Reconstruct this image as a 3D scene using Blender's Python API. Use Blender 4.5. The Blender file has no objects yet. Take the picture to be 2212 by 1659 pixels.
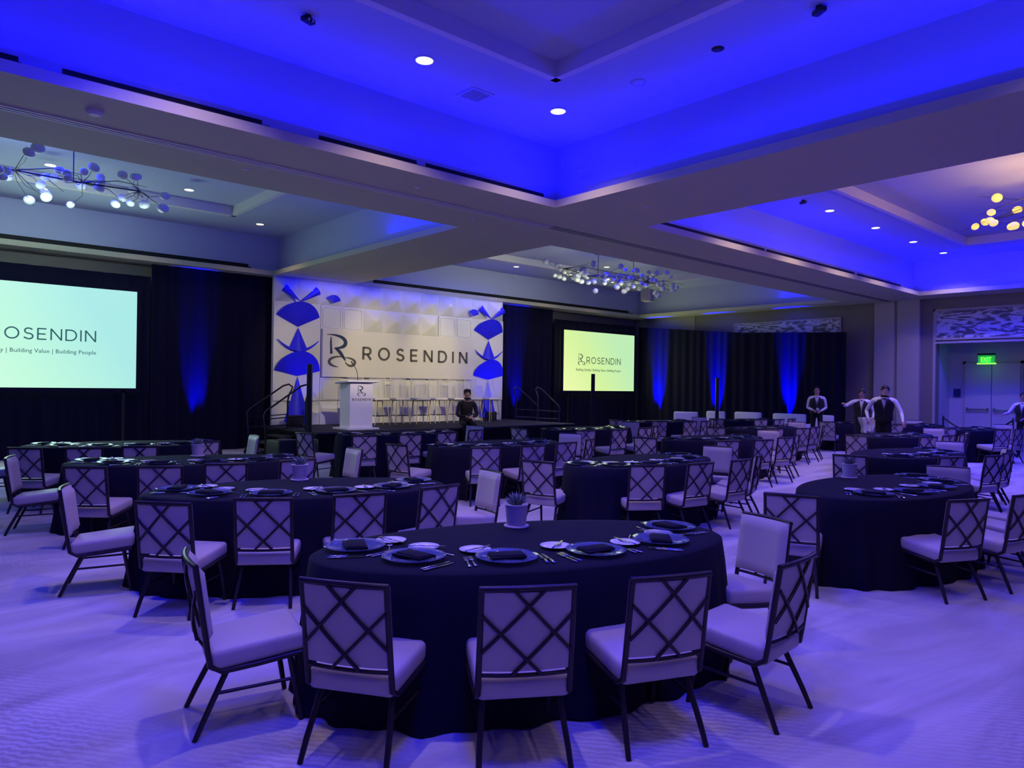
import bpy, bmesh, math, random
from mathutils import Vector, Matrix
random.seed(7)
S = bpy.context.scene
C = S.collection
R = math.radians
PI = math.pi

# ------------------------------------------------------------------ camera
CAMZ = 1.71
def cam_matrix(yaw, pitch, roll):
    fwd = Vector((math.sin(yaw), math.cos(yaw), 0)); right = Vector((math.cos(yaw), -math.sin(yaw), 0)); up = Vector((0, 0, 1))
    f2 = fwd*math.cos(pitch)+up*math.sin(pitch); u2 = -fwd*math.sin(pitch)+up*math.cos(pitch)
    r3 = right*math.cos(roll)+u2*math.sin(roll); u3 = -right*math.sin(roll)+u2*math.cos(roll)
    m = Matrix.Identity(4)
    for i in range(3):
        m[i][0] = r3[i]; m[i][1] = u3[i]; m[i][2] = -f2[i]
    m[2][3] = CAMZ
    return m
cam = bpy.data.objects.new('camera', bpy.data.cameras.new('camera')); C.objects.link(cam)
cam.data.sensor_width = 36; cam.data.lens = 1541.34/2212*36
cam.data.clip_start = .05; cam.data.clip_end = 100
cam.matrix_world = cam_matrix(R(41.3594), R(.1119), R(.81694))
S.camera = cam

# ------------------------------------------------------------------ world, exposure
w = bpy.data.worlds.new('world'); S.world = w; w.use_nodes = True
w.node_tree.nodes['Background'].inputs[0].default_value = (.25, .22, 1, 1)
w.node_tree.nodes['Background'].inputs[1].default_value = .01
S.view_settings.view_transform = 'Standard'; S.view_settings.look = 'None'
S.view_settings.gamma = 1; S.view_settings.use_curve_mapping = False
S.view_settings.exposure = 0
cy = S.cycles
cy.max_bounces = 6; cy.diffuse_bounces = 3; cy.glossy_bounces = 2; cy.transmission_bounces = 3; cy.transparent_max_bounces = 6
cy.sample_clamp_indirect = 3; cy.caustics_reflective = False; cy.caustics_refractive = False
cy.use_denoising = True

# ------------------------------------------------------------------ lights
BLUE = (0, 0, 1)
def light(kind, name, loc, target=None, energy=10, color=(1, 1, 1), **k):
    l = bpy.data.lights.new(name, kind); l.energy = energy; l.color = color
    for a, v in k.items(): setattr(l, a, v)
    o = bpy.data.objects.new(name, l); C.objects.link(o); o.location = loc
    if target is not None:
        o.rotation_euler = (Vector(target)-Vector(loc)).to_track_quat('-Z', 'Y').to_euler()
    return o
def strip(name, a, b, inward, energy, color=BLUE, z=4.66):
    # a linear cove lamp lying on the ledge of a coffer between a and b, tilted up and inwards
    a = Vector((a[0], a[1], z)); b = Vector((b[0], b[1], z)); m = (a+b)/2
    o = light('AREA', name, m, m+Vector((inward[0], inward[1], 1.6)), energy, color, shape='RECTANGLE', size=(b-a).length, size_y=.05)
    d = (Vector((inward[0], inward[1], 1.6))).normalized(); x = (b-a).normalized(); zz = -d; yy = zz.cross(x)
    mm = Matrix((x, yy, zz)).transposed().to_4x4(); mm.translation = m; o.matrix_world = mm
    return o
ZS = 4.445      # underside of the dropped soffit
ZC = 5.45       # ceiling inside the coffers
HOLES = {'main': (-4.6, 7.70, -4.6, 7.80), 'right': (9.70, 22.2, -4.6, 7.64), 'low_left': (-4.6, 7.47, 9.93, 17.8), 'low_right': (9.70, 22.3, 9.93, 17.8)}
PM = 9.0       # cove power per metre
def cove(h, sides, k=1.0):
    x0, x1, y0, y1 = HOLES[h]; o = .10
    if 'N' in sides: strip('cove_lamp', (x0, y1+o), (x1, y1+o), (0, -1), PM*k*(x1-x0))
    if 'S' in sides: strip('cove_lamp', (x0, y0-o), (x1, y0-o), (0, 1), PM*k*(x1-x0))
    if 'E' in sides: strip('cove_lamp', (x1+o, y0), (x1+o, y1), (-1, 0), PM*k*(y1-y0))
    if 'W' in sides: strip('cove_lamp', (x0-o, y0), (x0-o, y1), (1, 0), PM*k*(y1-y0))
cove('main', 'NESW'); cove('right', 'NESW')
# the two coffers nearest the stage only glow along their room-side edge
strip('cove_lamp', (3.4, 9.83), (7.4, 9.83), (0, 1), 50); strip('cove_lamp', (7.57, 10.0), (7.57, 12.6), (-1, 0), 22)
strip('cove_lamp', (9.8, 9.83), (11.0, 9.83), (0, 1), 16); strip('cove_lamp', (14.5, 9.83), (18.5, 9.83), (0, 1), 35)
strip('cove_lamp', (22.4, 10.3), (22.4, 12.0), (-1, 0), 20)
# added blue fill lights hidden in the ceiling, pointing down to tint the floor
for x, y, e in ((1.5, 1.5, 150), (5.5, 4.5, 115), (1.5, 6.5, 85), (12.5, 3.5, 150), (17.5, 3.5, 200), (21, 5.5, 230), (12.5, -1.5, 80)):
    light('AREA', 'added_blue_fill', (x, y, ZC-.05), (x, y, 0), e, BLUE, shape='DISK', size=1.2, spread=R(140))
for x, y, e in ((2.0, 13.8, 60), (16, 13.8, 90), (8.6, 9.4, 40)):  # more added blue fill, over the stage half and the beam
    light('AREA', 'added_blue_fill', (x, y, (ZC if y > 10 else ZS)-.05), (x, y, 0), e, BLUE, shape='DISK', size=1.0, spread=R(140))
DOWN = [('main', 4.64, 6.88), ('main', 6.84, 6.90), ('main', 2.3, 6.9), ('main', 2.3, 4.0), ('main', 6.85, 1.0), ('main', 4.6, 1.0), ('main', 2.0, 1.0), ('main', 4.6, -2.0), ('main', 1.0, -2.0), ('main', -1.5, 1.0),  # last four in this row are added fill for the chair backs
        ('right', 14.76, 6.82), ('right', 17.05, 6.81), ('right', 19.3, 6.8), ('right', 21.39, 6.78), ('right', 12.4, 6.82), ('right', 10.6, 4.0),
        ('low_left', 2.14, 14.73), ('low_left', 4.44, 14.69), ('low_left', 4.5, 16.7), ('low_left', 6.65, 16.68),
        ('low_right', 14.9, 16.8), ('low_right', 16.9, 14.8), ('low_right', 19.06, 14.6), ('low_right', 17.2, 16.7), ('low_right', 19.5, 16.75)]
for h, x, y in DOWN:
    e = {'main': 165, 'right': 150, 'low_left': 50, 'low_right': 50}[h]
    if y <= 1 and h == 'main': e = 62
    light('SPOT', 'downlight_beam', (x, y, ZC-.03), (x, y, 0), e, (1, .72, .60), spot_size=R(120), spot_blend=.8, shadow_soft_size=.08)
# warm front light on the stage set
for x in (9.2, 11.3, 13.4):
    light('SPOT', 'stage_front_light', (x-.6, 10.4, 4.3), (x, 17.8, 2.35), 620, (1, .86, .38), spot_size=R(36), spot_blend=.55, shadow_soft_size=.05)
light('SPOT', 'added_stage_fill', (6.6, 9.6, 4.3), (8.74, 15.5, 1.2), 750, (.86, .76, 1), spot_size=R(16), spot_blend=.6, shadow_soft_size=.05)  # added fill to brighten the lectern front
light('SPOT', 'added_stage_fill', (10.2, 9.6, 4.3), (11.6, 14.9, 1.3), 520, (.95, .80, .75), spot_size=R(16), spot_blend=.6, shadow_soft_size=.05)  # added fill to brighten the seated man
# light thrown into the room by the two bright projection screens
light('AREA', 'screen_light', (2.375, 17.9, 2.62), (2.375, 10, 2.2), 85, (.62, 1, .80), shape='RECTANGLE', size=3.9, size_y=2.2)
light('AREA', 'screen_light', (20.27, 17.9, 2.62), (20.27, 10, 2.2), 55, (.80, .95, .40), shape='RECTANGLE', size=3.9, size_y=2.2)
light('AREA', 'added_coffer_fill', (1.8, 13.2, 4.5), (1.8, 17.9, 4.75), 18, (.70, 1, .86), shape='RECTANGLE', size=3.5, size_y=.2, spread=R(80))  # added fill that brightens the coffer wall over the left screen
light('AREA', 'added_coffer_fill', (14.6, 13.2, 4.5), (14.6, 17.9, 4.75), 17, (.90, 1, .58), shape='RECTANGLE', size=5.5, size_y=.2, spread=R(80))  # same added fill for the right-hand coffer wall
# blue uplights standing behind and below the set, and at the foot of the drapes
for x, e in ((7.95, 22), (8.5, 22), (14.3, 22), (14.85, 22)):
    light('SPOT', 'set_uplight', (x, 17.25, .66), (x, 17.8, 3.0), e*2.2, BLUE, spot_size=R(60), spot_blend=.6, shadow_soft_size=.05)
light('AREA', 'set_toplight', (11.38, 17.35, 4.41), (11.38, 17.8, 4.1), 20, BLUE, shape='RECTANGLE', size=7.6, size_y=.04)
for x, y, tx, ty, e in ((5.72, 17.85, 5.72, 18.2, 4000), (16.2, 17.9, 16.2, 18.2, 4000), (22.38, 17.1, 22.7, 17.1, 16000), (22.38, 14.5, 22.7, 14.5, 16000), (22.38, 11.75, 22.7, 11.75, 18000)):
    light('SPOT', 'drape_uplight', (x, y, .12), (tx, ty, 1.8), e, BLUE, spot_size=R(24), spot_blend=1, shadow_soft_size=.03)

# ------------------------------------------------------------------ materials
def nodes(name):
    m = bpy.data.materials.new(name); m.use_nodes = True
    return m, m.node_tree, m.node_tree.nodes['Principled BSDF']
def pmat(name, col, rough=.5, metal=0, spec=.5, alpha=1, noise=0, nscale=30, bump=0, sheen=0, trans=0, ior=1.45):
    m, t, b = nodes(name)
    b.inputs['Base Color'].default_value = (*col, 1); b.inputs['Roughness'].default_value = rough
    b.inputs['Metallic'].default_value = metal; b.inputs['Specular IOR Level'].default_value = spec
    b.inputs['Alpha'].default_value = alpha; b.inputs['Transmission Weight'].default_value = trans; b.inputs['IOR'].default_value = ior
    b.inputs['Sheen Weight'].default_value = sheen
    tc = t.nodes.new('ShaderNodeTexCoord'); n = t.nodes.new('ShaderNodeTexNoise'); n.inputs['Scale'].default_value = nscale; n.inputs['Detail'].default_value = 3
    t.links.new(tc.outputs['Object'], n.inputs['Vector'])
    if noise:
        mx = t.nodes.new('ShaderNodeMixRGB'); mx.blend_type = 'MULTIPLY'; mx.inputs[0].default_value = noise
        mx.inputs[1].default_value = (*col, 1); t.links.new(n.outputs['Fac'], mx.inputs[2]); t.links.new(mx.outputs[0], b.inputs['Base Color'])
    if bump:
        bp = t.nodes.new('ShaderNodeBump'); bp.inputs['Strength'].default_value = bump; bp.inputs['Distance'].default_value = .01
        t.links.new(n.outputs['Fac'], bp.inputs['Height']); t.links.new(bp.outputs[0], b.inputs['Normal'])
    return m
def emat(name, col, st):
    m, t, b = nodes(name); b.inputs['Base Color'].default_value = (*col, 1)
    b.inputs['Emission Color'].default_value = (*col, 1); b.inputs['Emission Strength'].default_value = st
    return m
M = {}
M['paint'] = pmat('ceiling_paint', (.60, .56, .40), .8, noise=.1, nscale=2)
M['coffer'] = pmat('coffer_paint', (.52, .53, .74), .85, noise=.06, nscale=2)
M['trim'] = pmat('trim_paint', (.80, .74, .72), .6)
M['slot'] = pmat('black_slot', (.004, .004, .006), .7)
M['wallp'] = pmat('taupe_wallcovering', (.27, .24, .20), .85, noise=.3, nscale=60)
M['column'] = pmat('column_panel', (.48, .44, .42), .7, noise=.2, nscale=40)
M['doorp'] = pmat('door_paint', (.55, .53, .58), .5, noise=.1)
M['cloth'] = pmat('black_cloth', (.009, .0088, .021), .85, spec=.15, noise=.2, nscale=160, bump=.1)
M['drape'] = pmat('black_velour', (.011, .010, .030), .95, spec=.1, sheen=.0)
M['fabric'] = pmat('silver_fabric', (.52, .45, .42), .45, spec=.5, noise=.12, nscale=220, bump=.1)
M['frame'] = pmat('bronze_tube', (.035, .026, .028), .35, metal=.4)
M['glass'] = pmat('charger_glass', (.12, .15, .34), .06, spec=1, alpha=.55)
M['china'] = pmat('white_china', (.82, .80, .80), .25, spec=.6)
M['steel'] = pmat('polished_steel', (.62, .60, .60), .18, metal=1)
M['napkin'] = pmat('navy_napkin', (.006, .006, .016), .8, spec=.2, noise=.3, nscale=200)
M['pot'] = pmat('glazed_pot', (.55, .50, .50), .5, noise=.2, nscale=30)
M['soil'] = pmat('potting_soil', (.05, .04, .035), .9, noise=.5)
M['leaf'] = pmat('succulent_leaf', (.22, .27, .24), .5, noise=.3, nscale=20)
M['setw'] = pmat('set_panel_white', (.80, .79, .76), .6)
M['setlit'] = pmat('set_painted_blue_light', (.02, .015, .95), .5)  # blue light on the set panels, painted in as base colour
M['signw'] = pmat('sign_board', (.80, .77, .70), .5)
M['navy'] = pmat('logo_navy', (.01, .03, .10), .5)
M['char'] = pmat('logo_charcoal', (.105, .10, .09), .5)
M['stage'] = pmat('stage_carpet', (.035, .032, .04), .9, noise=.4, nscale=80)
M['skirt'] = pmat('stage_skirt', (.010, .011, .013), .95, spec=.1)
M['black'] = pmat('black_plastic', (.012, .012, .014), .5)
M['rail'] = pmat('grey_rail', (.10, .11, .12), .35, metal=.6)
M['railb'] = pmat('black_rail', (.02, .02, .024), .4, metal=.3)
M['lectern'] = pmat('white_laminate', (.72, .69, .72), .4)
M['acryl'] = pmat('clear_acrylic', (.85, .85, .82), .06, spec=.9, alpha=.34)
M['wood'] = pmat('pale_wood', (.72, .62, .42), .4, noise=.15, nscale=25)
M['leather'] = pmat('white_leather', (.80, .77, .80), .4)
M['table'] = pmat('plywood', (.35, .24, .14), .6, noise=.3)
M['twig'] = pmat('bronze_twig', (.06, .05, .045), .45, metal=.6)
M['globe'] = pmat('capiz_globe', (.88, .86, .88), .35, noise=.2, nscale=40)
M['globelit'] = emat('lit_capiz_globe', (1, .68, .15), 1.0)
M['bulb'] = emat('downlight_lens', (1, .90, .62), 1.6)
M['bulbw'] = emat('downlight_lens_white', (1, .93, .90), 1.8)
M['skin'] = pmat('skin', (.46, .27, .20), .55)
M['hair'] = pmat('dark_hair', (.012, .010, .012), .6)
M['shirt'] = pmat('white_shirt', (.75, .73, .76), .7)
M['vest'] = pmat('black_vest', (.010, .010, .014), .8)
M['sweater'] = pmat('black_sweater', (.012, .011, .014), .85)
M['trous'] = pmat('black_trousers', (.010, .010, .013), .85)
M['towel'] = pmat('cream_cloth', (.55, .56, .46), .8)
M['exit'] = emat('exit_green', (.30, 1, .08), 1.3)
M['exitd'] = emat('exit_glow', (.03, .60, .10), .35)
M['scrtext'] = emat('screen_dark_text', (.03, .12, .11), .6)
M['scrtextR'] = emat('screen_dark_text_right', (.06, .11, .06), .6)

def carpet():
    m, t, b = nodes('patterned_carpet'); b.inputs['Roughness'].default_value = .95; b.inputs['Specular IOR Level'].default_value = .1
    tc = t.nodes.new('ShaderNodeTexCoord')
    mp = t.nodes.new('ShaderNodeMapping'); mp.inputs['Rotation'].default_value = (0, 0, R(35)); mp.inputs['Scale'].default_value = (.7, 2.4, 1)
    t.links.new(tc.outputs['Object'], mp.inputs[0])
    n1 = t.nodes.new('ShaderNodeTexNoise'); n1.inputs['Scale'].default_value = .55; n1.inputs['Detail'].default_value = 6; n1.inputs['Roughness'].default_value = .62; n1.inputs['Distortion'].default_value = 1.2
    t.links.new(mp.outputs[0], n1.inputs['Vector'])
    r1 = t.nodes.new('ShaderNodeValToRGB'); r1.color_ramp.elements[0].position = .40; r1.color_ramp.elements[1].position = .62
    r1.color_ramp.elements[0].color = (.42, .385, .40, 1); r1.color_ramp.elements[1].color = (.60, .56, .58, 1)
    t.links.new(n1.outputs['Fac'], r1.inputs[0])
    # fine ripple pattern that shows in patches
    wv = t.nodes.new('ShaderNodeTexWave'); wv.inputs['Scale'].default_value = 7.5; wv.inputs['Distortion'].default_value = 5; wv.inputs['Detail'].default_value = 3; wv.inputs['Detail Scale'].default_value = 2.2
    mp2 = t.nodes.new('ShaderNodeMapping'); mp2.inputs['Rotation'].default_value = (0, 0, R(-38)); t.links.new(tc.outputs['Object'], mp2.inputs[0]); t.links.new(mp2.outputs[0], wv.inputs['Vector'])
    n2 = t.nodes.new('ShaderNodeTexNoise'); n2.inputs['Scale'].default_value = .35; n2.inputs['Detail'].default_value = 2; t.links.new(tc.outputs['Object'], n2.inputs['Vector'])
    r2 = t.nodes.new('ShaderNodeValToRGB'); r2.color_ramp.elements[0].position = .5; r2.color_ramp.elements[1].position = .62
    t.links.new(n2.outputs['Fac'], r2.inputs[0])
    r3 = t.nodes.new('ShaderNodeValToRGB'); r3.color_ramp.elements[0].position = .25; r3.color_ramp.elements[1].position = .75
    r3.color_ramp.elements[0].color = (.74, .72, .73, 1)
    t.links.new(wv.outputs['Fac'], r3.inputs[0])
    mx = t.nodes.new('ShaderNodeMixRGB'); mx.blend_type = 'MULTIPLY'; t.links.new(r2.outputs[0], mx.inputs[0]); t.links.new(r1.outputs[0], mx.inputs[1]); t.links.new(r3.outputs[0], mx.inputs[2])
    t.links.new(mx.outputs[0], b.inputs['Base Color'])
    n3 = t.nodes.new('ShaderNodeTexNoise'); n3.inputs['Scale'].default_value = 90; bp = t.nodes.new('ShaderNodeBump'); bp.inputs['Strength'].default_value = .25
    t.links.new(tc.outputs['Object'], n3.inputs['Vector']); t.links.new(n3.outputs['Fac'], bp.inputs['Height']); t.links.new(bp.outputs[0], b.inputs['Normal'])
    return m
M['carpet'] = carpet()
def screenmat(name, stops, tilt):
    # the projected slide: a pale tinted gradient, part of the picture shown on the screen
    m, t, b = nodes(name); b.inputs['Base Color'].default_value = (.02, .02, .02, 1)
    tc = t.nodes.new('ShaderNodeTexCoord'); mp = t.nodes.new('ShaderNodeMapping'); mp.inputs['Rotation'].default_value = (0, R(tilt), 0)
    t.links.new(tc.outputs['Generated'], mp.inputs[0]); g = t.nodes.new('ShaderNodeTexGradient'); t.links.new(mp.outputs[0], g.inputs[0])
    r = t.nodes.new('ShaderNodeValToRGB'); r.color_ramp.elements[0].color = (*stops[0], 1); r.color_ramp.elements[1].color = (*stops[-1], 1)
    e = r.color_ramp.elements.new(.5); e.color = (*stops[1], 1)
    t.links.new(g.outputs[0], r.inputs[0]); t.links.new(r.outputs[0], b.inputs['Emission Color']); b.inputs['Emission Strength'].default_value = 1.0
    return m
M['scrL'] = screenmat('left_slide', ((.72, 1, .75), (.54, .96, .72), (.40, .82, .78)), 20)
M['scrR'] = screenmat('right_slide', ((.86, .96, .42), (.66, .90, .34), (.52, .85, .46)), 25)
def artmat():
    m, t, b = nodes('carved_art_panel'); b.inputs['Roughness'].default_value = .45
    tc = t.nodes.new('ShaderNodeTexCoord'); mp = t.nodes.new('ShaderNodeMapping'); mp.inputs['Rotation'].default_value = (R(35), 0, 0); mp.inputs['Scale'].default_value = (1, 1.2, 4)
    t.links.new(tc.outputs['Object'], mp.inputs[0]); n = t.nodes.new('ShaderNodeTexNoise'); n.inputs['Scale'].default_value = 1.5; n.inputs['Detail'].default_value = 5; n.inputs['Distortion'].default_value = 2
    t.links.new(mp.outputs[0], n.inputs['Vector']); r = t.nodes.new('ShaderNodeValToRGB'); r.color_ramp.elements[0].position = .44; r.color_ramp.elements[1].position = .54
    r.color_ramp.elements[0].color = (.12, .11, .12, 1); r.color_ramp.elements[1].color = (.62, .60, .68, 1)
    t.links.new(n.outputs['Fac'], r.inputs[0]); t.links.new(r.outputs[0], b.inputs['Base Color'])
    bp = t.nodes.new('ShaderNodeBump'); bp.inputs['Strength'].default_value = .6; t.links.new(n.outputs['Fac'], bp.inputs['Height']); t.links.new(bp.outputs[0], b.inputs['Normal'])
    return m
M['art'] = artmat()

# ------------------------------------------------------------------ mesh helpers
class MB:
    def __init__(s): s.v = []; s.f = []; s.sm = []; s.mi = []
    def add(s, vs, fs, smooth=False, mi=0):
        o = len(s.v); s.v += [tuple(p) for p in vs]
        for f in fs: s.f.append([i+o for i in f]); s.sm.append(smooth); s.mi.append(mi)
        return s
    def box(s, c, d, rz=0, mi=0, top=1.0, ry=0, rx=0):
        vs = []
        for z in (-1, 1):
            k = top if z > 0 else 1
            for x, y in ((-1, -1), (1, -1), (1, 1), (-1, 1)): vs.append(Vector((x*d[0]/2*k, y*d[1]/2*k, z*d[2]/2)))
        m = Matrix.Rotation(rz, 3, 'Z') @ Matrix.Rotation(ry, 3, 'Y') @ Matrix.Rotation(rx, 3, 'X')
        vs = [m @ p+Vector(c) for p in vs]
        return s.add(vs, [(3, 2, 1, 0), (4, 5, 6, 7), (0, 1, 5, 4), (1, 2, 6, 5), (2, 3, 7, 6), (3, 0, 4, 7)], False, mi)
    def bx(s, x0, x1, y0, y1, z0, z1, mi=0): return s.box(((x0+x1)/2, (y0+y1)/2, (z0+z1)/2), (abs(x1-x0), abs(y1-y0), abs(z1-z0)), mi=mi)
    def rbox(s, c, d, r, seg=2, mi=0, rx=0, fn=None):
        bm = bmesh.new(); bmesh.ops.create_cube(bm, size=1)
        for v in bm.verts: v.co = Vector((v.co.x*d[0], v.co.y*d[1], v.co.z*d[2]))
        bmesh.ops.bevel(bm, geom=bm.edges[:], offset=r, segments=seg, affect='EDGES', profile=.5)
        bm.verts.index_update(); m = Matrix.Rotation(rx, 3, 'X')
        vs = [m @ v.co+Vector(c) for v in bm.verts]
        if fn: vs = [fn(p) for p in vs]
        s.add(vs, [[v.index for v in f.verts] for f in bm.faces], True, mi); bm.free(); return s
    def tube(s, pts, r, n=8, closed=False, mi=0, caps=True, flat=None):
        pts = [Vector(p) for p in pts]; k = len(pts); rr = r if isinstance(r, (list, tuple)) else [r]*k
        vs = []; prev = None
        for i, p in enumerate(pts):
            a = pts[i-1] if (i > 0 or closed) else p; b = pts[(i+1) % k] if (i < k-1 or closed) else p
            t = (b-a).normalized()
            if prev is None:
                up = Vector((0, 0, 1)) if abs(t.z) < .9 else Vector((1, 0, 0)); nx = t.cross(up).normalized()
            else:
                nx = (prev-t*prev.dot(t)).normalized()
            prev = nx; ny = t.cross(nx)
            for j in range(n):
                g = 2*PI*j/n; vs.append(p+(nx*math.cos(g)+ny*math.sin(g)*(flat or 1))*rr[i])
        fs = []
        for i in range(k if closed else k-1):
            i2 = (i+1) % k
            for j in range(n): fs.append((i*n+j, i*n+(j+1) % n, i2*n+(j+1) % n, i2*n+j))
        s.add(vs, fs, True, mi)
        if caps and not closed:
            s.add(vs[:n], [list(range(n))[::-1]], False, mi); s.add(vs[-n:], [list(range(n))], False, mi)
        return s
    def lathe(s, prof, n=24, c=(0, 0, 0), mi=0, sx=1, sy=1):
        vs = []; fs = []
        for r, z in prof:
            for j in range(n):
                g = 2*PI*j/n; vs.append((c[0]+r*math.cos(g)*sx, c[1]+r*math.sin(g)*sy, c[2]+z))
        for i in range(len(prof)-1):
            for j in range(n): fs.append((i*n+j, i*n+(j+1) % n, (i+1)*n+(j+1) % n, (i+1)*n+j))
        s.add(vs, fs, True, mi)
        if prof[0][0] > 1e-4: s.add(vs[:n], [list(range(n))[::-1]], False, mi)
        if prof[-1][0] > 1e-4: s.add(vs[-n:], [list(range(n))], False, mi)
        return s
    def prism(s, poly, axis, a, b, mi=0):
        # poly in the plane across axis, extruded from a to b
        def P(u, v, t): return {'z': (u, v, t), 'y': (u, t, v), 'x': (t, u, v)}[axis]
        n = len(poly); vs = [P(u, v, a) for u, v in poly]+[P(u, v, b) for u, v in poly]
        fs = [(i, (i+1) % n, (i+1) % n+n, i+n) for i in range(n)]+[list(range(n))[::-1], list(range(n, 2*n))]
        return s.add(vs, fs, False, mi)
    def grid(s, fn, nu, nv, smooth=True, mi=0, closeu=False):
        vs = [fn(i/nu, j/nv) for j in range(nv+1) for i in range(nu+(0 if closeu else 1))]
        W = nu if closeu else nu+1; fs = []
        for j in range(nv):
            for i in range(nu): fs.append((j*W+i, j*W+(i+1) % W if closeu else j*W+i+1, (j+1)*W+((i+1) % W if closeu else i+1), (j+1)*W+i))
        return s.add(vs, fs, smooth, mi)
    def ball(s, c, r, n=10, m=6, mi=0, sc=(1, 1, 1)):
        return s.grid(lambda u, v: (c[0]+r*sc[0]*math.sin(PI*max(.001, min(.999, v)))*math.cos(2*PI*u), c[1]+r*sc[1]*math.sin(PI*max(.001, min(.999, v)))*math.sin(2*PI*u), c[2]+r*sc[2]*math.cos(PI*v)), n, m, True, mi, True)
    def mesh(s, name, mats):
        me = bpy.data.meshes.new(name); me.from_pydata(s.v, [], s.f)
        for m in (mats if isinstance(mats, (list, tuple)) else [mats]): me.materials.append(m)
        me.polygons.foreach_set('use_smooth', s.sm); me.polygons.foreach_set('material_index', s.mi)
        me.update(); bm = bmesh.new(); bm.from_mesh(me); bmesh.ops.recalc_face_normals(bm, faces=bm.faces); bm.to_mesh(me); bm.free()
        return me
    def build(s, name, mats, parent=None, loc=(0, 0, 0), rz=0):
        o = bpy.data.objects.new(name, s.mesh(name, mats)); C.objects.link(o); o.parent = parent; o.location = loc; o.rotation_euler = (0, 0, rz)
        return o
def tag(o, label=None, cat=None, group=None, kind=None):
    if label: o['label'] = label
    if cat: o['category'] = cat
    if group: o['group'] = group
    if kind: o['kind'] = kind
    return o
def thing(name, label, cat, loc=(0, 0, 0), rz=0, group=None):
    o = bpy.data.objects.new(name, None); C.objects.link(o); o.location = loc; o.rotation_euler = (0, 0, rz); o.empty_display_size = .1
    return tag(o, label, cat, group)
kids = {}
def dup(root, loc, rz, label, group=None):
    r = root.copy(); C.objects.link(r); r.location = loc; r.rotation_euler = (0, 0, rz); r['label'] = label
    if group: r['group'] = group
    def rec(a, b):
        for ch in list(a.children):
            c = ch.copy(); C.objects.link(c); c.parent = b; rec(ch, c)
    rec(root, r)
    return r
def structure(mb, name, mats, parent=None):
    o = mb.build(name, mats, parent)
    if parent is None: o['kind'] = 'structure'
    return o

# ------------------------------------------------------------------ room shell
X0, X1, Y0, Y1 = -6.0, 23.2, -6.0, 18.65
structure(MB().bx(X0-.2, 24.6, Y0-.2, Y1+.2, -.1, 0), 'floor', M['carpet'])
# soffit with four openings
so = MB(); zt = ZS+.115
def strip_cells(y0, y1, names):
    x = X0
    for h in names:
        a, b, c, d = HOLES[h]
        if a > x: so.bx(x, a, y0, y1, ZS, zt)
        so.bx(max(a, X0), b, y0, c, ZS, zt); so.bx(max(a, X0), b, d, y1, ZS, zt); x = b
    so.bx(x, X1, y0, y1, ZS, zt)
strip_cells(Y0, 8.78, ['main', 'right']); strip_cells(8.84, Y1, ['low_left', 'low_right'])
soff = structure(so, 'ceiling', M['paint'])
# recessed track between the two halves, with its slim rails
tr = MB().bx(X0, X1, 8.78, 8.84, ZS+.03, ZS+.06)
tr.build('partition_track', M['slot'], soff)
for y in (8.75, 8.82, 8.88):
    MB().bx(X0, 8.6, y-.014, y+.014, ZS-.012, ZS+.004).build('track_rail', M['trim'], soff)
MB().bx(8.6, X1, 8.72, 8.90, ZS-.006, ZS+.002).build('track_cover', pmat('track_cover_grey', (.20, .18, .20), .7), soff)
up = structure(MB().bx(X0-.3, X1+.3, Y0-.3, Y1+.3, ZC+.16, ZC+.26), 'ceiling', M['coffer'])
for h, (a, b, c, d) in HOLES.items():
    s = .22; t = .06
    wl = MB()
    wl.bx(a-s-t, b+s+t, d+s, d+s+t, zt, ZC+.16); wl.bx(a-s-t, b+s+t, c-s-t, c-s, zt, ZC+.16)
    wl.bx(b+s, b+s+t, c-s, d+s, zt, ZC+.16); wl.bx(a-s-t, a-s, c-s, d+s, zt, ZC+.16)
    # outer ceiling ring round the raised tray
    g = 1.58; m = .10
    ia, ib, ic, id_ = a+g, b-g, c+g, d-g
    wl.bx(a-s, b+s, id_, d+s, ZC, ZC+.03); wl.bx(a-s, b+s, c-s, ic, ZC, ZC+.03)
    wl.bx(a-s, ia, ic, id_, ZC, ZC+.03); wl.bx(ib, b+s, ic, id_, ZC, ZC+.03)
    cf = wl.build('coffer_lining', M['coffer'], up)
    tm = MB()
    for (p, q, r_, s_) in ((ia, ib, id_-m, id_), (ia, ib, ic, ic+m), (ia, ia+m, ic, id_), (ib-m, ib, ic, id_)):
        tm.bx(p, q, r_, s_, ZC-.035, ZC+.16)
    tm.build('tray_moulding', M['trim'], up)
    # air slot along the stage-side ledge
    sl = MB(); x = a+.3; i = 0
    segs = {'main': [(-4, -2.6), (-2.4, .9), (1.25, 3.2), (3.9, 5.3), (5.45, 7.65)], 'right': [(10.0, 14), (14.1, 18.4), (18.6, 21.4)],
            'low_left': [(-4, 6.9)], 'low_right': [(10.5, 21.9)]}[h]
    for p, q in segs:
        sl.bx(p, q, d+.012, d+.05, zt-.012, zt+.012 if h in ('main', 'right') else zt+.03)
        sl.bx(p, q, d+s-.012, d+s, zt+.02, zt+.13)
    sl.build('air_slot', M['slot'], up)
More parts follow.
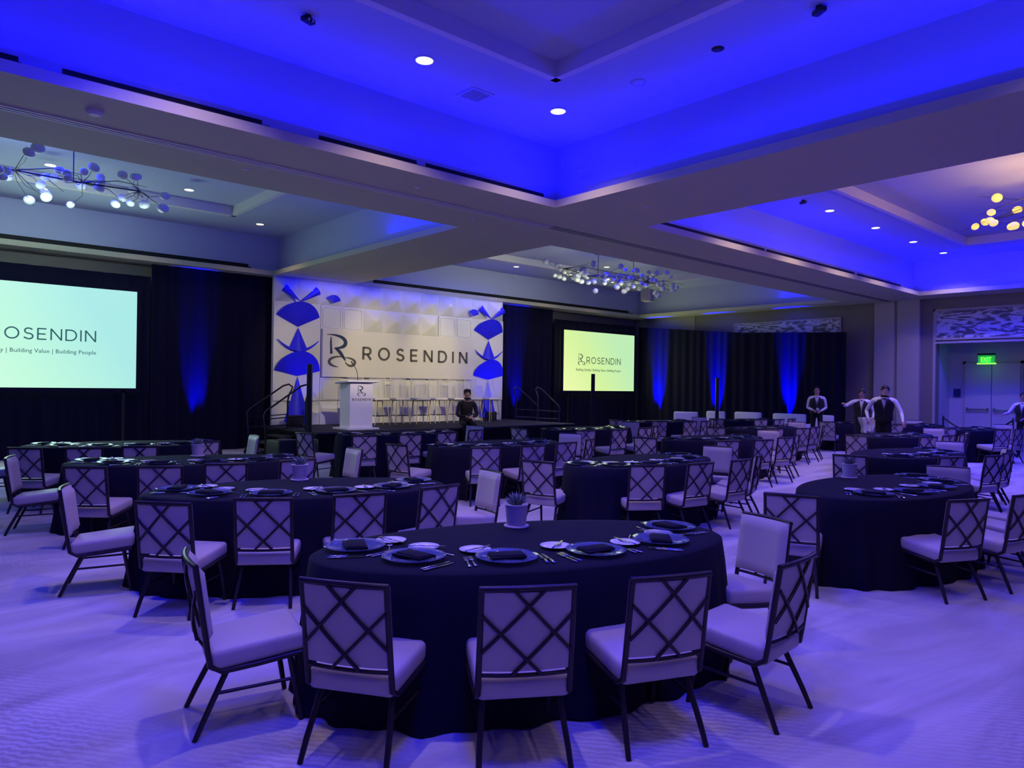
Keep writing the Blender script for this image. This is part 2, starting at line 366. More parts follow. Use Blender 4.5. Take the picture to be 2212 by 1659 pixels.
# walls
structure(MB().bx(X0, 24.6, Y1, Y1+.2, 0, 6), 'wall_far', M['wallp'])
structure(MB().bx(X0-.2, X0, Y0, Y1, 0, 6), 'wall_left', M['wallp'])
structure(MB().bx(X0, 24.6, Y0-.2, Y0, 0, 6), 'wall_near', M['wallp'])
DY0, DY1, DZ = 5.25, 7.52, 3.17
wr = MB(); wr.bx(X1, X1+.3, DY1, Y1, 0, 6); wr.bx(X1, X1+.3, Y0, DY0, 0, 6); wr.bx(X1, X1+.3, DY0, DY1, DZ, 6)
structure(wr, 'wall_right', M['wallp'])
al = MB(); al.bx(X1+.3, 24.4, DY1, DY1+.1, 0, 3.4); al.bx(X1+.3, 24.4, DY0-.1, DY0, 0, 3.4); al.bx(24.4, 24.6, DY0-.2, DY1+.2, 0, 3.4); al.bx(X1+.3, 24.5, DY0, DY1, DZ+.02, DZ+.12)
structure(al, 'wall_alcove', M['doorp'])
structure(MB().bx(X1-.02, X1, 15.83, Y1, 0, ZS), 'trim_1', pmat('wall_end_panel', (.36, .33, .28), .8))
structure(MB().bx(X1-.12, X1, 7.93, 8.55, 0, ZS).bx(X1-.12, X1, 8.64, 9.22, 0, ZS).bx(X1-.05, X1, 8.55, 8.64, 0, ZS), 'trim_2', M['column'])
structure(MB().bx(X1-.03, X1, DY1, DY1+.07, 0, 4.12).bx(X1-.03, X1, DY0-.07, DY0, 0, 4.12).bx(X1-.03, X1, DY0-.07, DY1+.07, 4.05, 4.12).bx(X1-.03, X1, DY0, DY1, DZ-.06, DZ), 'trim_3', M['column'])
structure(MB().bx(X0, X1, Y1-.02, Y1, 0, .12), 'baseboard_far', M['column'])
structure(MB().bx(X1-.02, X1, 9.22, Y1, 0, .12), 'baseboard_right', M['column'])
# double door with panic bars
dr = MB().bx(24.33, 24.39, 6.41, 7.08, 0, 2.55).bx(24.33, 24.39, 5.70, 6.39, 0, 2.55)
door = structure(dr, 'door_1', M['doorp'])
MB().bx(24.35, 24.4, 7.08, 7.15, 0, 2.62).bx(24.35, 24.4, 5.63, 5.70, 0, 2.62).bx(24.35, 24.4, 5.63, 7.15, 2.55, 2.62).build('door_frame', M['column'], door)
for y0, y1 in ((6.46, 7.03), (5.77, 6.34)):
    h = MB().tube([(24.27, y0, 1.2), (24.27, y1, 1.2)], .022, 8); h.bx(24.26, 24.33, y0, y0+.05, 1.16, 1.24); h.bx(24.26, 24.33, y1-.05, y1, 1.16, 1.24); h.build('panic_bar', M['steel'], door)
tag(MB().bx(24.37, 24.40, 7.22, 7.40, 1.55, 1.80).build('notice_plate', M['navy']), 'small dark plate on the alcove wall left of the double door', 'sign')
# carved panels above the openings
for i, (y0, y1, z0, z1, lb) in enumerate(((5.3, 7.49, 3.26, 4.05, 'carved wave-pattern panel above the exit doors'), (10.33, 14.09, 3.35, 4.02, 'carved wave-pattern panel on right wall above the black drape'))):
    t = thing('art_panel', lb, 'wall panel', (X1-.02, (y0+y1)/2, (z0+z1)/2))
    w2, h2 = (y1-y0)/2, (z1-z0)/2
    MB().bx(-.02, .0, -w2, w2, -h2, h2).build('relief', M['art'], t)
    MB().bx(-.04, 0, -w2-.05, w2+.05, h2, h2+.05).bx(-.04, 0, -w2-.05, w2+.05, -h2-.05, -h2).bx(-.04, 0, -w2-.05, -w2, -h2, h2).bx(-.04, 0, w2, w2+.05, -h2, h2).build('frame', M['column'], t)

# ------------------------------------------------------------------ lettering
def stroke(mb, pts, th, depth, closed=False):
    """flat pen stroke in the xz plane, extruded towards -y"""
    P = [Vector((p[0], p[1])) for p in pts]; n = len(P); L = []; Rr = []
    for i, p in enumerate(P):
        a = P[i-1] if (i > 0 or closed) else p; b = P[(i+1) % n] if (i < n-1 or closed) else p
        d = (b-a).normalized(); nn = Vector((-d.y, d.x)); t = th[i] if isinstance(th, list) else th
        if 0 < i < n-1 or closed:
            d1 = (p-a).normalized(); c = max(.45, abs(nn.dot(Vector((-d1.y, d1.x))))); t = t/c
        L.append(p+nn*t/2); Rr.append(p-nn*t/2)
    m = n if closed else n-1
    for i in range(m):
        j = (i+1) % n
        q = [L[i], L[j], Rr[j], Rr[i]]
        vs = [(a.x, 0, a.y) for a in q]+[(a.x, -depth, a.y) for a in q]
        mb.add(vs, [(0, 1, 2, 3), (7, 6, 5, 4), (0, 4, 5, 1), (1, 5, 6, 2), (2, 6, 7, 3), (3, 7, 4, 0)])
def arc(cx, cz, rx, rz, a0, a1, n=14): return [(cx+rx*math.cos(R(a0+(a1-a0)*i/n)), cz+rz*math.sin(R(a0+(a1-a0)*i/n))) for i in range(n+1)]
GL = {  # glyphs on a unit cap height: list of (points, closed), advance width
 'R': ([([(.0, 0), (0, 1)], 0), ([(0, .95), (.36, .95)]+arc(.38, .69, .27, .26, 90, -90, 10)+[(.0, .43)], 0), ([(.36, .43), (.68, 0)], 0)], .68),
 'O': ([(arc(.5, .5, .47, .46, 0, 342, 20), 1)], 1.0),
 'S': ([([(.62, .84)]+arc(.34, .73, .27, .22, 45, 250, 12)+arc(.36, .27, .29, .23, 80, -140, 12)+[(.0, .16)], 0)], .68),
 'E': ([([(0, 0), (0, 1)], 0), ([(0, .95), (.62, .95)], 0), ([(0, .5), (.56, .5)], 0), ([(0, .05), (.62, .05)], 0)], .64),
 'N': ([([(0, 0), (0, 1)], 0), ([(.02, .96), (.74, .04)], 0), ([(.76, 0), (.76, 1)], 0)], .78),
 'D': ([([(0, 0), (0, 1)], 0), ([(0, .95), (.32, .95)]+arc(.34, .5, .44, .45, 90, -90, 14)+[(0, .05)], 0)], .80),
 'I': ([([(0, 0), (0, 1)], 0)], .04)}
def word(txt, x, z, h, width, th, depth, mat, y, parent, name='letter'):
    tot = sum(GL[c][1] for c in txt)*h; gap = (width-tot)/(len(txt)-1); cx = x
    for c in txt:
        mb = MB()
        for pts, cl in GL[c][0]: stroke(mb, [(p[0]*h, p[1]*h) for p in pts], th, depth, bool(cl))
        mb.build(name, mat, parent, (cx, y, z)); cx += GL[c][1]*h+gap
def bez(p0, p1, p2, p3, n=16): return [tuple((1-t)**3*a+3*(1-t)**2*t*b+3*(1-t)*t*t*c+t**3*d for a, b, c, d in zip(p0, p1, p2, p3)) for t in [i/n for i in range(n+1)]]
def swoosh(mb, pts, w0, wm, w1, depth):
    n = len(pts)-1; th = []
    for i in range(n+1):
        t = i/n; th.append((w0*(1-t)**2+2*wm*2*t*(1-t)*.5*2*.5*2+w1*t*t) if False else w0+(wm-w0)*math.sin(PI*t/1.0)**1 if t < .5 else w1+(wm-w1)*math.sin(PI*t))
    stroke(mb, pts, th, depth)
def logo(x, z, s, depth, m1, m2, y, parent):
    """script R above a crossed ribbon, s = total height, origin at its lower left"""
    mb = MB()
    swoosh(mb, [(p[0]*s, p[1]*s) for p in bez((-.04, 1.0), (.35, 1.02), (.62, .92), (.60, .74))+bez((.60, .74), (.57, .62), (.38, .58), (.22, .585))[1:]], .012*s, .115*s, .02*s, depth)
    swoosh(mb, [(p[0]*s, p[1]*s) for p in bez((.095, .93), (.09, .8), (.10, .6), (.115, .40), 10)], .015*s, .05*s, .075*s, depth)
    swoosh(mb, [(p[0]*s, p[1]*s) for p in bez((.22, .585), (.36, .55), (.48, .38), (.60, .20), 14)], .03*s, .10*s, .03*s, depth)
    mb.build('logo_mark', m1, parent, (x, y, z))
    mb = MB()
    swoosh(mb, [(p[0]*s, p[1]*s) for p in bez((.54, .305), (.30, .36), (.02, .26), (.04, .14))+bez((.04, .14), (.06, .05), (.22, .0), (.36, -.01))[1:]], .02*s, .085*s, .01*s, depth)
    swoosh(mb, [(p[0]*s, p[1]*s) for p in bez((.55, .30), (.85, .30), (1.0, .20), (.92, .09))+bez((.92, .09), (.84, .0), (.66, .03), (.60, .16))[1:]], .02*s, .085*s, .012*s, depth)
    mb.build('logo_ribbon', m2, parent, (x, y, z))
def text(body, size, loc, mat, name, parent, width=None, ext=.002):
    cu = bpy.data.curves.new(name, 'FONT'); cu.body = body; cu.size = size; cu.extrude = ext; cu.align_x = 'LEFT'; cu.resolution_u = 2
    o = bpy.data.objects.new(name, cu); C.objects.link(o); bpy.context.view_layer.update()
    me = bpy.data.meshes.new_from_object(o.evaluated_get(bpy.context.evaluated_depsgraph_get())); bpy.data.objects.remove(o); me.materials.clear(); me.materials.append(mat)
    if width:
        xs = [v.co.x for v in me.vertices]; k = width/(max(xs)-min(xs)); x0 = min(xs)
        for v in me.vertices: v.co.x = (v.co.x-x0)*k
    q = bpy.data.objects.new(name, me); C.objects.link(q); q.parent = parent; q.location = loc; q.rotation_euler = (R(90), 0, 0)
    return q

# ------------------------------------------------------------------ exit sign, ceiling fittings
t = thing('exit_sign', 'green lit EXIT sign hanging above the double door', 'exit sign', (24.05, 6.46, 2.66))
MB().bx(-.03, .03, -.21, .21, -.10, .12).build('housing', M['exitd'], t)
MB().bx(-.05, .05, -.22, .22, .12, .18).build('canopy', M['black'], t)
MB().bx(-.012, .012, -.24, .24, -.14, -.10).build('edge_glow', M['exit'], t)
q = text('EXIT', .19, (-.045, .135, -.065), M['exit'], 'lettering', t, .27, .003); q.rotation_euler = (R(90), 0, R(-90))
light('POINT', 'exit_glow_lamp', (23.9, 6.46, 2.6), None, .9, (.05, 1, .1), shadow_soft_size=.05)
def disc(r0, h, n=18): return MB().lathe([(r0, 0), (r0, h)], n)
for i, (h, x, y) in enumerate(DOWN):
    big = h == 'main'; r = .10 if big else .085
    lab = {'main': 'unseen round downlight in the nearest blue coffer, rear ones added as fill', 'right': 'round recessed downlight in the row in the right blue coffer', 'low_left': 'small round downlight in the coffer over the left screen', 'low_right': 'small round downlight in the coffer over the right screen'}[h]
    g = {'main': 'downlights of the nearest coffer', 'right': 'downlights of the right coffer', 'low_left': 'downlights over the left screen', 'low_right': 'downlights over the right screen'}[h]
    extra = {4.64: 'leftmost lit downlight of the nearest blue coffer, larger one', 6.84: 'lit downlight near the centre corner of the nearest blue coffer', 14.76: 'leftmost of the four downlights in right blue coffer', 17.05: 'second from left of the four downlights in right coffer',
             19.3: 'third from left of the four downlights in right coffer', 21.39: 'rightmost of the four downlights in right blue coffer', 6.65: 'small downlight nearest the left edge of the stage set', 4.44: 'small downlight just right of the upper left chandelier, higher one', 4.5: 'small downlight just right of the upper left chandelier, lower one',
             2.14: 'small downlight seen among the globes of the upper left chandelier', 14.9: 'small downlight right of the set top, left of chandelier'}
    t = thing('downlight', extra.get(x, lab), 'downlight', (x, y, ZC), 0, None if x in extra else g)
    MB().lathe([(r+.025, -.006), (r+.025, 0)], 20).build('trim_ring', M['coffer'], t)
    MB().lathe([(r, -.010), (r, -.002)], 20).build('lens', M['bulbw'] if h == 'right' else M['bulb'], t)
def fitting(name, label, cat, loc, r=.07, z=.03, mat='paint', group=None):
    o = MB().lathe([(r*.6, -z), (r, -z*.4), (r, 0)], 16).build(name, M[mat], None, loc); return tag(o, label, cat, group)
fitting('smoke_detector', 'white round smoke detector on the soffit at upper left', 'smoke detector', (1.58, 8.29, ZS), .085, .045, 'trim')
for x, y, lb in ((5.53, 8.32, 'tiny white sprinkler cap on the soffit above the stage set'), (7.24, 9.26, 'tiny sprinkler cap just past the ceiling track'), (3.46, 9.18, 'tiny dark sprinkler cap on the soffit left of centre'), (8.7, 11.72, 'tiny sprinkler cap on the soffit between the stage-side coffers'),
                 (8.65, 6.79, 'small sprinkler cap on soffit between the two blue coffers'), (10.11, 9.28, 'small bright sprinkler cap beside the track above the middle chandelier')):
    fitting('sprinkler_cap', lb, 'sprinkler', (x, y, ZS), .045, .012, 'trim')
def vent(loc, label, a=.5):
    t = thing('ceiling_vent', label, 'vent', loc)
    MB().bx(-a/2, a/2, -a/2, a/2, -.012, 0).build('vent_frame', M['coffer'], t)
    mb = MB()
    for k in range(6): mb.bx(-a/2+.04, a/2-.04, -a/2+.06+k*(a-.12)/5-.012, -a/2+.06+k*(a-.12)/5+.012, -.02, -.012)
    mb.build('louvre', pmat('vent_grey', (.35, .35, .4), .6), t)
vent((5.68, 7.25, ZC), 'square air vent in the nearest coffer between two lit downlights', .36)
def fixture(loc, label, rz):
    t = thing('ceiling_projector', label, 'ceiling fixture', loc, rz)
    t.scale = (.55, .55, .55)
    MB().lathe([(.06, -.05), (.06, 0)], 12).build('mount', M['black'], t)
    MB().rbox((0, 0, -.09), (.26, .14, .09), .02).build('housing', M['black'], t)
    MB().ball((.05, -.07, -.1), .03).build('lens', M['steel'], t); MB().ball((-.05, -.07, -.1), .03).build('lens', M['steel'], t)
fixture((3.2, 6.86, ZC), 'small black twin-lens fixture at the top left of blue ceiling', R(20))
fixture((6.8, 3.27, ZC), 'small black twin-lens fixture at the top right of blue ceiling', R(60))
fixture((13.57, 6.8, ZC), 'small dark fixture left of the four downlights in right coffer', R(60))
fitting('ceiling_speaker', 'round dark ceiling speaker in the blue ceiling right of the moulding corner', 'ceiling speaker', (6.85, 4.43, ZC), .07, .02, 'black')
fitting('ceiling_speaker', 'faint round speaker grille in blue ceiling right of centre downlight', 'ceiling speaker', (6.9, 5.57, ZC), .10, .012, 'coffer')
t = thing('hanging_speaker', 'beige box speaker hanging below the middle chandelier', 'speaker', (19.85, 15.5, 4.70), R(20))
MB().rbox((0, 0, .2), (.42, .36, .42), .04).build('cabinet', M['column'], t); MB().tube([(0, 0, .4), (0, 0, .75)], .02).build('rod', M['black'], t)

# ------------------------------------------------------------------ drapes
def drape(label, pts, ztop, cat='drape', folds=5.0, amp=.045):
    """pleated hanging cloth following a plan line"""
    L = [0]
    P = [Vector((p[0], p[1])) for p in pts]
    for a, b in zip(P, P[1:]): L.append(L[-1]+(b-a).length)
    tot = L[-1]; n = int(tot*26)
    def at(s):
        for i in range(len(P)-1):
            if s <= L[i+1]+1e-6:
                k = (s-L[i])/(L[i+1]-L[i]); d = (P[i+1]-P[i]).normalized(); return P[i].lerp(P[i+1], k), Vector((d.y, -d.x)), ztop[i]*(1-k)+ztop[i+1]*k
        return P[-1], Vector((d.y, -d.x)), ztop[-1]
    ph = random.random()*6
    def fn(u, v):
        s = u*tot; p, nn, zt_ = at(s)
        o = amp*(math.sin(s*2*PI*folds/1.0*.62+ph+1.6*math.sin(s*1.9))+.5*math.sin(s*2*PI*folds*.31+v*1.2))*(.45+.55*v)
        q = p+nn*o; return (q.x, q.y, zt_*(1-v)+.015)
    o = MB().grid(fn, n, 6).build('drape', M['drape']); return tag(o, label, cat)
drape('black drape hanging behind the left projection screen', [(-5.8, 18.2), (4.67, 18.2)], [4.12, 4.12])
drape('tall black drape between left screen and the white stage set', [(4.69, 18.2), (7.62, 18.2)], [4.42, 4.42])
drape('tall black drape right of the white stage set', [(15.0, 18.25), (18.0, 18.25)], [4.42, 4.42])
drape('black drape hanging behind the right projection screen', [(18.02, 18.25), (22.65, 18.25)], [4.10, 4.12])
drape('long black drape along the right wall with three blue glowing patches', [(22.7, 18.15), (22.7, 15.6), (22.7, 13.54), (22.7, 9.9)], [4.10, 3.86, 3.67, 3.52])

# ------------------------------------------------------------------ projection screens
def screen(label, x0, x1, y, z0, z1, mat, tm):
    t = thing('projection_screen', label, 'screen', (x0, y, z0)); W = x1-x0; H = z1-z0
    MB().bx(0, W, -.01, .01, 0, H).build('picture', mat, t)
    MB().bx(-.10, W+.10, .0, .04, H, H+.10).bx(-.10, W+.10, .0, .04, -.10, 0).bx(-.10, 0, .0, .04, 0, H).bx(W, W+.10, .0, .04, 0, H).build('border', M['drape'], t)
    for lx in (.25, W-.25): MB().bx(lx-.03, lx+.03, .0, .05, -z0+.0, -.05).build('support_leg', M['black'], t)
    h = H*.112
    logo(W*.185, H*.435, H*.18, .004, tm, tm, -.012, t)
    word('ROSENDIN', W*.305, H*.46, h, W*.485, h*.115, .004, tm, -.012, t)
    text('Building Quality | Building Value | Building People', .125, (W*.163, -.012, H*.335), tm, 'tagline', t, W*.63)
screen('large projection screen showing mint-green slide at far left', .41, 4.34, 18.0, 1.52, 3.73, M['scrL'], M['scrtext'])
screen('projection screen showing yellow-green slide right of the stage', 18.30, 22.25, 18.0, 1.55, 3.74, M['scrR'], M['scrtextR'])

# ------------------------------------------------------------------ stage
SZ = .586; SX0, SX1, SY0 = 7.3, 15.65, 14.9
st = thing('stage_platform', 'low black carpeted stage platform in front of the white set', 'stage', (0, 0, 0))
MB().bx(SX0, SX1, SY0, 18.1, SZ-.05, SZ).build('deck', M['stage'], st)
sk = MB()
def skf(a, b):
    a = Vector(a); b = Vector(b); L = (b-a).length; d = (b-a).normalized(); nn = Vector((d.y, -d.x))
    def fn(u, v):
        p = a+d*u*L+nn*(.02+.015*math.sin(u*L*22)); return (p.x, p.y, (SZ-.05)*(1-v)+.005)
    sk.grid(fn, int(L*24), 1)
skf((SX0, SY0), (SX1, SY0)); skf((SX0, 18.0), (SX0, SY0)); skf((SX1, SY0), (SX1, 18.0)); sk.build('skirt', M['skirt'], st)
MB().bx(SX0, SX1, SY0-.012, SY0+.01, SZ-.03, SZ+.004).build('edge_strip', M['rail'], st)
# stairs and their rails
def stairs(x, dirn, y0, y1, label, n=3):
    t = thing('stage_stairs', label, 'stairs', (x, (y0+y1)/2, 0)); w = y1-y0
    for k in range(n):
        zt_ = SZ*(n-k)/(n+1); MB().bx(dirn*(k*.28), dirn*((k+1)*.28), -w/2, w/2, zt_-.04, zt_).build('tread', M['stage'], t)
    for a_, b_ in ((-w/2, -w/2+.03), (w/2-.03, w/2)): MB().prism([(0, 0), (dirn*n*.28, 0), (dirn*n*.28, .08), (0, SZ-.1)], 'y', a_, b_).build('stringer', M['black'], t)
def handrail(x, dirn, y, label, mat):
    t = thing('stair_handrail', label, 'handrail', (x, y, 0)); d = dirn
    up_ = [(0, 0, SZ), (0, 0, 1.25), (-.04*d, 0, 1.42), (-.10*d, 0, 1.52), (-.12*d, 0, 1.60), (-.02*d, 0, 1.66), (.12*d, 0, 1.62), (.5*d, 0, 1.36), (.95*d, 0, 1.05), (1.0*d, 0, .95), (.96*d, 0, .5), (.96*d, 0, .0)]
    MB().tube(up_, .022, 8).build('rail_loop', mat, t)
    MB().tube([(0, 0, .92), (.96*d, 0, .86)], .014, 6).build('cross_bar', mat, t); MB().tube([(0, 0, .66), (.96*d, 0, .62)], .014, 6).build('cross_bar', mat, t)
stairs(7.27, -1, 15.9, 16.9, 'black steps up to the left end of the stage')
stairs(15.68, 1, 16.85, 17.85, 'black steps up to the right end of the stage')
handrail(7.50, -1, 16.9, 'curved black handrail, farther one at the left stage steps', M['railb'])
handrail(7.50, -1, 15.9, 'curved black handrail, nearer one at the left stage steps', M['railb'])
handrail(15.95, 1, 17.9, 'curved grey handrail, left one beside right end of stage', M['rail'])
handrail(15.92, 1, 16.8, 'curved grey handrail, right one beside right end of stage', M['rail'])

# ------------------------------------------------------------------ stage set
bd = thing('stage_backdrop', 'white modular relief stage set with sign and fans coloured as if lit blue', 'stage set', (7.50, 17.8, SZ))
NX, NZ = 12, 6; BW, BH = 7.76, 3.86; cw, ch = BW/NX, BH/NZ
MB().bx(0, BW, .05, .14, 0, BH).build('backing', M['setw'], bd)
def relief(name, x0, x1, z0, z1, hf, nu=12, nv=12):
    P = lambda a, b: (x0+a*(x1-x0), .045-hf(a, b), z0+b*(z1-z0))
    mb = MB().grid(P, nu, nv)
    for k in range(nu):
        for b in (0, 1): p, q = P(k/nu, b), P((k+1)/nu, b); mb.add([p, q, (q[0], .05, q[2]), (p[0], .05, p[2])], [(0, 1, 2, 3)])
    for k in range(nv):
        for a in (0, 1): p, q = P(a, k/nv), P(a, (k+1)/nv); mb.add([p, q, (q[0], .05, q[2]), (p[0], .05, p[2])], [(0, 1, 2, 3)])
    return mb.build(name, M['setw'], bd)
def tile_pyr(i, j, name='pyramid_tile'):
    x, z = i*cw, j*ch
    def fn(u, v):
        a, b = abs(2*u-1), abs(2*v-1); r = max(a, b); return .25*(1-r)**.8*(1-.25*min(a, b))
    return relief(name, x, x+cw, z, z+ch, fn)
def rrect(cx, cz, w2, h2, r, n=5):
    out = []
    for sx, sz, a0 in ((1, 1, 0), (-1, 1, 90), (-1, -1, 180), (1, -1, 270)):
        for k in range(n+1): g = R(a0+90*k/n); out.append((cx+sx*(w2-r)+r*math.cos(g), cz+sz*(h2-r)+r*math.sin(g)))
    return out
def tile_frame(i, j):
    x, z = (i+.5)*cw, (j+.5)*ch
    mb = MB().bx(x-cw/2+.005, x+cw/2-.005, .0, .05, z-ch/2+.005, z+ch/2-.005)
    mb.tube([(p[0], -.004, p[1]) for p in rrect(x, z, cw/2-.06, ch/2-.05, .07)], .017, 6, closed=True); return mb.build('framed_tile', M['setw'], bd)
def tile_wave(i, j, flip):
    x, z = i*cw, j*ch
    def fn(u, v):
        uu = 1-u if flip else u; r = math.hypot(uu, v); return .085*max(0, math.cos(min(1, r)*PI/2))
    return relief('wave_tile', x, x+cw, z, z+ch, fn)
def saddle(i, j, sgn):
    x, z = i*cw, j*ch
    def fn(u, v): return .03+.045*math.cos(PI*(u-.5))*(v if sgn > 0 else 1-v)
    return relief('saddle_panel', x, x+2*cw, z, z+ch, fn, 16, 8)
def fan(cx, cz, r, a0, a1, y, bulge, flat=1.0, r0=0.0):
    def fn(u, v):
        g = R(a0+(a1-a0)*u); rr = r0+(r-r0)*v; return (cx+rr*math.cos(g), y-bulge*math.sin(PI*u)*(v), cz+rr*math.sin(g)*flat)
    return MB().grid(fn, 18, 6)
for side, i in ((0, 0), (1, NX-2)):
    cx = (i+1)*cw
    for a in (0, 1): tile_pyr(i+a, 5)
    for j, sg in ((4, 1), (3, -1), (2, 1), (1, -1)): saddle(i, j, sg)
    tile_wave(i, 0, True); tile_wave(i+1, 0, False)
    # petals, fans and wedges: blue light on the set, put into their colour
    q = fan(cx, 5*ch, ch*.93, 25, 47, -.19, .04); q.grid(lambda u, v: (cx+v*ch*.93*math.cos(R(133+22*u)), -.19-.04*math.sin(PI*u)*v, 5*ch+v*ch*.93*math.sin(R(133+22*u))), 18, 6); q.build('blue_light_petals', M['setlit'], bd)
    fan(cx, 4*ch+.01, ch*1.04, 26, 154, -.02, .24, .96).build('blue_light_fan', M['setlit'], bd)
    fan(cx, 2*ch+.01, ch*1.0, 12, 168, -.02, .24).build('blue_light_fan', M['setlit'], bd)
    fan(cx, 4*ch-.01, ch*.97, 245, 295, -.03, .14).build('blue_light_wedge', M['setlit'], bd)
    fan(cx, 2*ch-.01, ch*1.9, 253, 287, -.03, .14).build('blue_light_wedge', M['setlit'], bd)
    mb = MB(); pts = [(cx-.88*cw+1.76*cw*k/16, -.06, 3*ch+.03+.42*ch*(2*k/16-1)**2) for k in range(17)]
    mb.tube(pts, [.010+.034*math.sin(PI*min(1, k/16*1.0)) for k in range(17)], 6); mb.build('blue_light_smile', M['setlit'], bd)
for i in range(2, NX-2):
    tile_pyr(i, 5)
    if i in (2, 3, NX-4, NX-3): tile_frame(i, 4)
    else: tile_pyr(i, 4)
    tile_frame(i, 1) if i in (2, 5, 8) else tile_wave(i, 1, i % 2 == 0)
    tile_wave(i, 0, i % 2 == 1)
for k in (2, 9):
    fan((k+.5+(-.1 if k == 2 else .3))*cw, 5*ch+.05, .22, 20, 140, -.22, .03).build('blue_light_fan', M['setlit'], bd)
sx0, sx1, sz0, sz1 = 2*cw, (NX-2)*cw, 2*ch, 4*ch
sg = MB().bx(sx0+.02, sx1-.02, -.10, .0, sz0+.0, sz1).build('sign_panel', M['signw'], bd)
# lettering: measured on the board
SW = sx1-sx0
logo(sx0+.17, sz0+.28, .86, .02, M['navy'], M['char'], -.102, sg)
word('ROSENDIN', sx0+1.24, sz0+.50, .35, 3.64, .056, .02, M['char'], -.102, sg)

# ------------------------------------------------------------------ lectern and microphone
lc = thing('lectern', 'white lectern with small R logo standing on the stage', 'lectern', (8.74, 15.72, SZ))
MB().box((0, 0, .02), (.86, .76, .04)).build('base', M['lectern'], lc)
MB().box((0, 0, .58), (.62, .50, 1.08)).build('body', M['lectern'], lc)
MB().rbox((0, -.02, 1.15), (.86, .66, .05), .015, rx=R(-4)).build('reading_top', M['lectern'], lc)
fr = MB().box((0, -.252, .62), (.60, .004, .98)).build('front_panel', M['lectern'], lc)
logo(-.12, .82, .24, .004, M['navy'], M['char'], -.256, fr)
word('ROSENDIN', -.25, .70, .055, .50, .010, .004, M['char'], -.256, fr)
mc = thing('microphone', 'thin black gooseneck microphone curving up from the lectern top', 'microphone', (8.78, 15.74, SZ+1.17))
MB().lathe([(.045, 0), (.045, .02), (.02, .04)], 14).build('mic_base', M['black'], mc)
MB().tube(bez((0, 0, .02), (.0, 0, .22), (-.03, 0, .30), (-.14, 0, .42), 10), .007, 6).build('gooseneck', M['black'], mc)
MB().tube([(-.14, 0, .42), (-.19, 0, .49)], .013, 8).build('mic_head', M['black'], mc)

# ------------------------------------------------------------------ acrylic bar stools
def make_stool(label):
    t = thing('bar_stool', label, 'bar stool', (9.5, 17.0, SZ), 0, None)
    MB().rbox((0, 0, .70), (.44, .42, .06), .02).build('seat', M['leather'], t)
    def bk(u, v):
        x = (u-.5)*.46; return (x, .20+.04*v-.10*(abs(2*u-1)**3), .72+v*.56)
    a = MB().grid(bk, 12, 6); a.build('backrest', M['acryl'], t)
    MB().tube([(-.23, .10, .73), (-.23, .13, 1.0), (-.23, .15, 1.28), (-.12, .23, 1.285), (.12, .23, 1.285), (.23, .15, 1.28), (.23, .13, 1.0), (.23, .10, .73)], .010, 6).build('back_rim', M['leather'], t)
    for sx in (-1, 1):
        for sy in (-1, 1): MB().tube([(sx*.15, sy*.14, .68), (sx*.22, sy*.21, 0)], [.018, .013], 8).build('leg', M['wood'], t)
    MB().tube([(.19, .18, .24), (-.19, .18, .24), (-.19, -.18, .24), (.19, -.18, .24)], .009, 6, closed=True).build('foot_ring', M['black'], t)
    return t
ords = ['leftmost', 'second', 'third', 'fourth', 'fifth', 'sixth', 'seventh', 'rightmost']
s0 = None
for k in range(8):
    lb = ('bar stool partly hidden behind the lectern, %s of the row' % ords[k]) if k < 1 else '%s bar stool of the clear-backed row on stage%s' % (ords[k], ', behind seated man' if k == 6 else '')
    lb = lb.replace('second bar', 'second-from-left bar').replace('third bar', 'third-from-left bar').replace('fourth bar', 'fourth-from-left bar').replace('fifth bar', 'fifth-from-left bar').replace('sixth bar', 'sixth-from-left bar').replace('seventh bar', 'seventh-from-left bar')
    x = 9.5+.655*k; rz = R(random.uniform(-8, 8))
    if s0 is None: s0 = make_stool(lb); s0['group'] = 'bar stools in a row on the stage'
    else: dup(s0, (x, 17.0+random.uniform(-.05, .05), SZ), rz, lb)

# ------------------------------------------------------------------ column speakers and boxes
def column_speaker(x, y, h, label, rz=0, sub=True):
    t = thing('column_speaker', label, 'speaker', (x, y, 0), rz)
    MB().rbox((0, 0, .25 if sub else .02), (.30, .34, .50 if sub else .04), .02).build('bass_box', M['black'], t)
    MB().tube([(0, 0, .4), (0, 0, 1.2)], .03, 8).build('spacer_pole', M['black'], t)
    MB().rbox((0, 0, .5+(h-.5)/2), (.10, .10, h-.5), .012).build('column_array', M['black'], t)
column_speaker(6.78, 14.2, 2.10, 'slim black column speaker at the left front corner of stage', R(45))
column_speaker(14.3, 12.95, 2.05, 'slim black column speaker in front of the right screen', R(45))
column_speaker(20.1, 12.85, 2.05, 'slim black column speaker among the white lounge seats', R(45))
t = thing('speaker_cabinet', 'squat black box with blue-lit top left of the column speaker', 'speaker', (6.45, 14.75, 0), R(10))
MB().rbox((0, 0, .24), (.50, .50, .48), .02).build('cabinet', M['black'], t); MB().bx(-.2, .2, -.262, -.25, .06, .42).build('grille', M['stage'], t)
t = thing('speaker_cabinet', 'small black box standing on the stage behind the left handrails', 'speaker', (7.9, 17.35, SZ), 0)
MB().rbox((0, 0, .14), (.34, .26, .28), .02).build('cabinet', M['black'], t); MB().bx(-.14, .14, -.137, -.13, .03, .25).build('grille', M['stage'], t)
t = thing('speaker_cabinet', 'small black box on the stage below the rightmost bar stool', 'speaker', (14.55, 17.5, SZ), 0)
MB().rbox((0, 0, .14), (.26, .24, .28), .02).build('cabinet', M['black'], t); MB().bx(-.1, .1, -.127, -.12, .03, .25).build('grille', M['stage'], t)

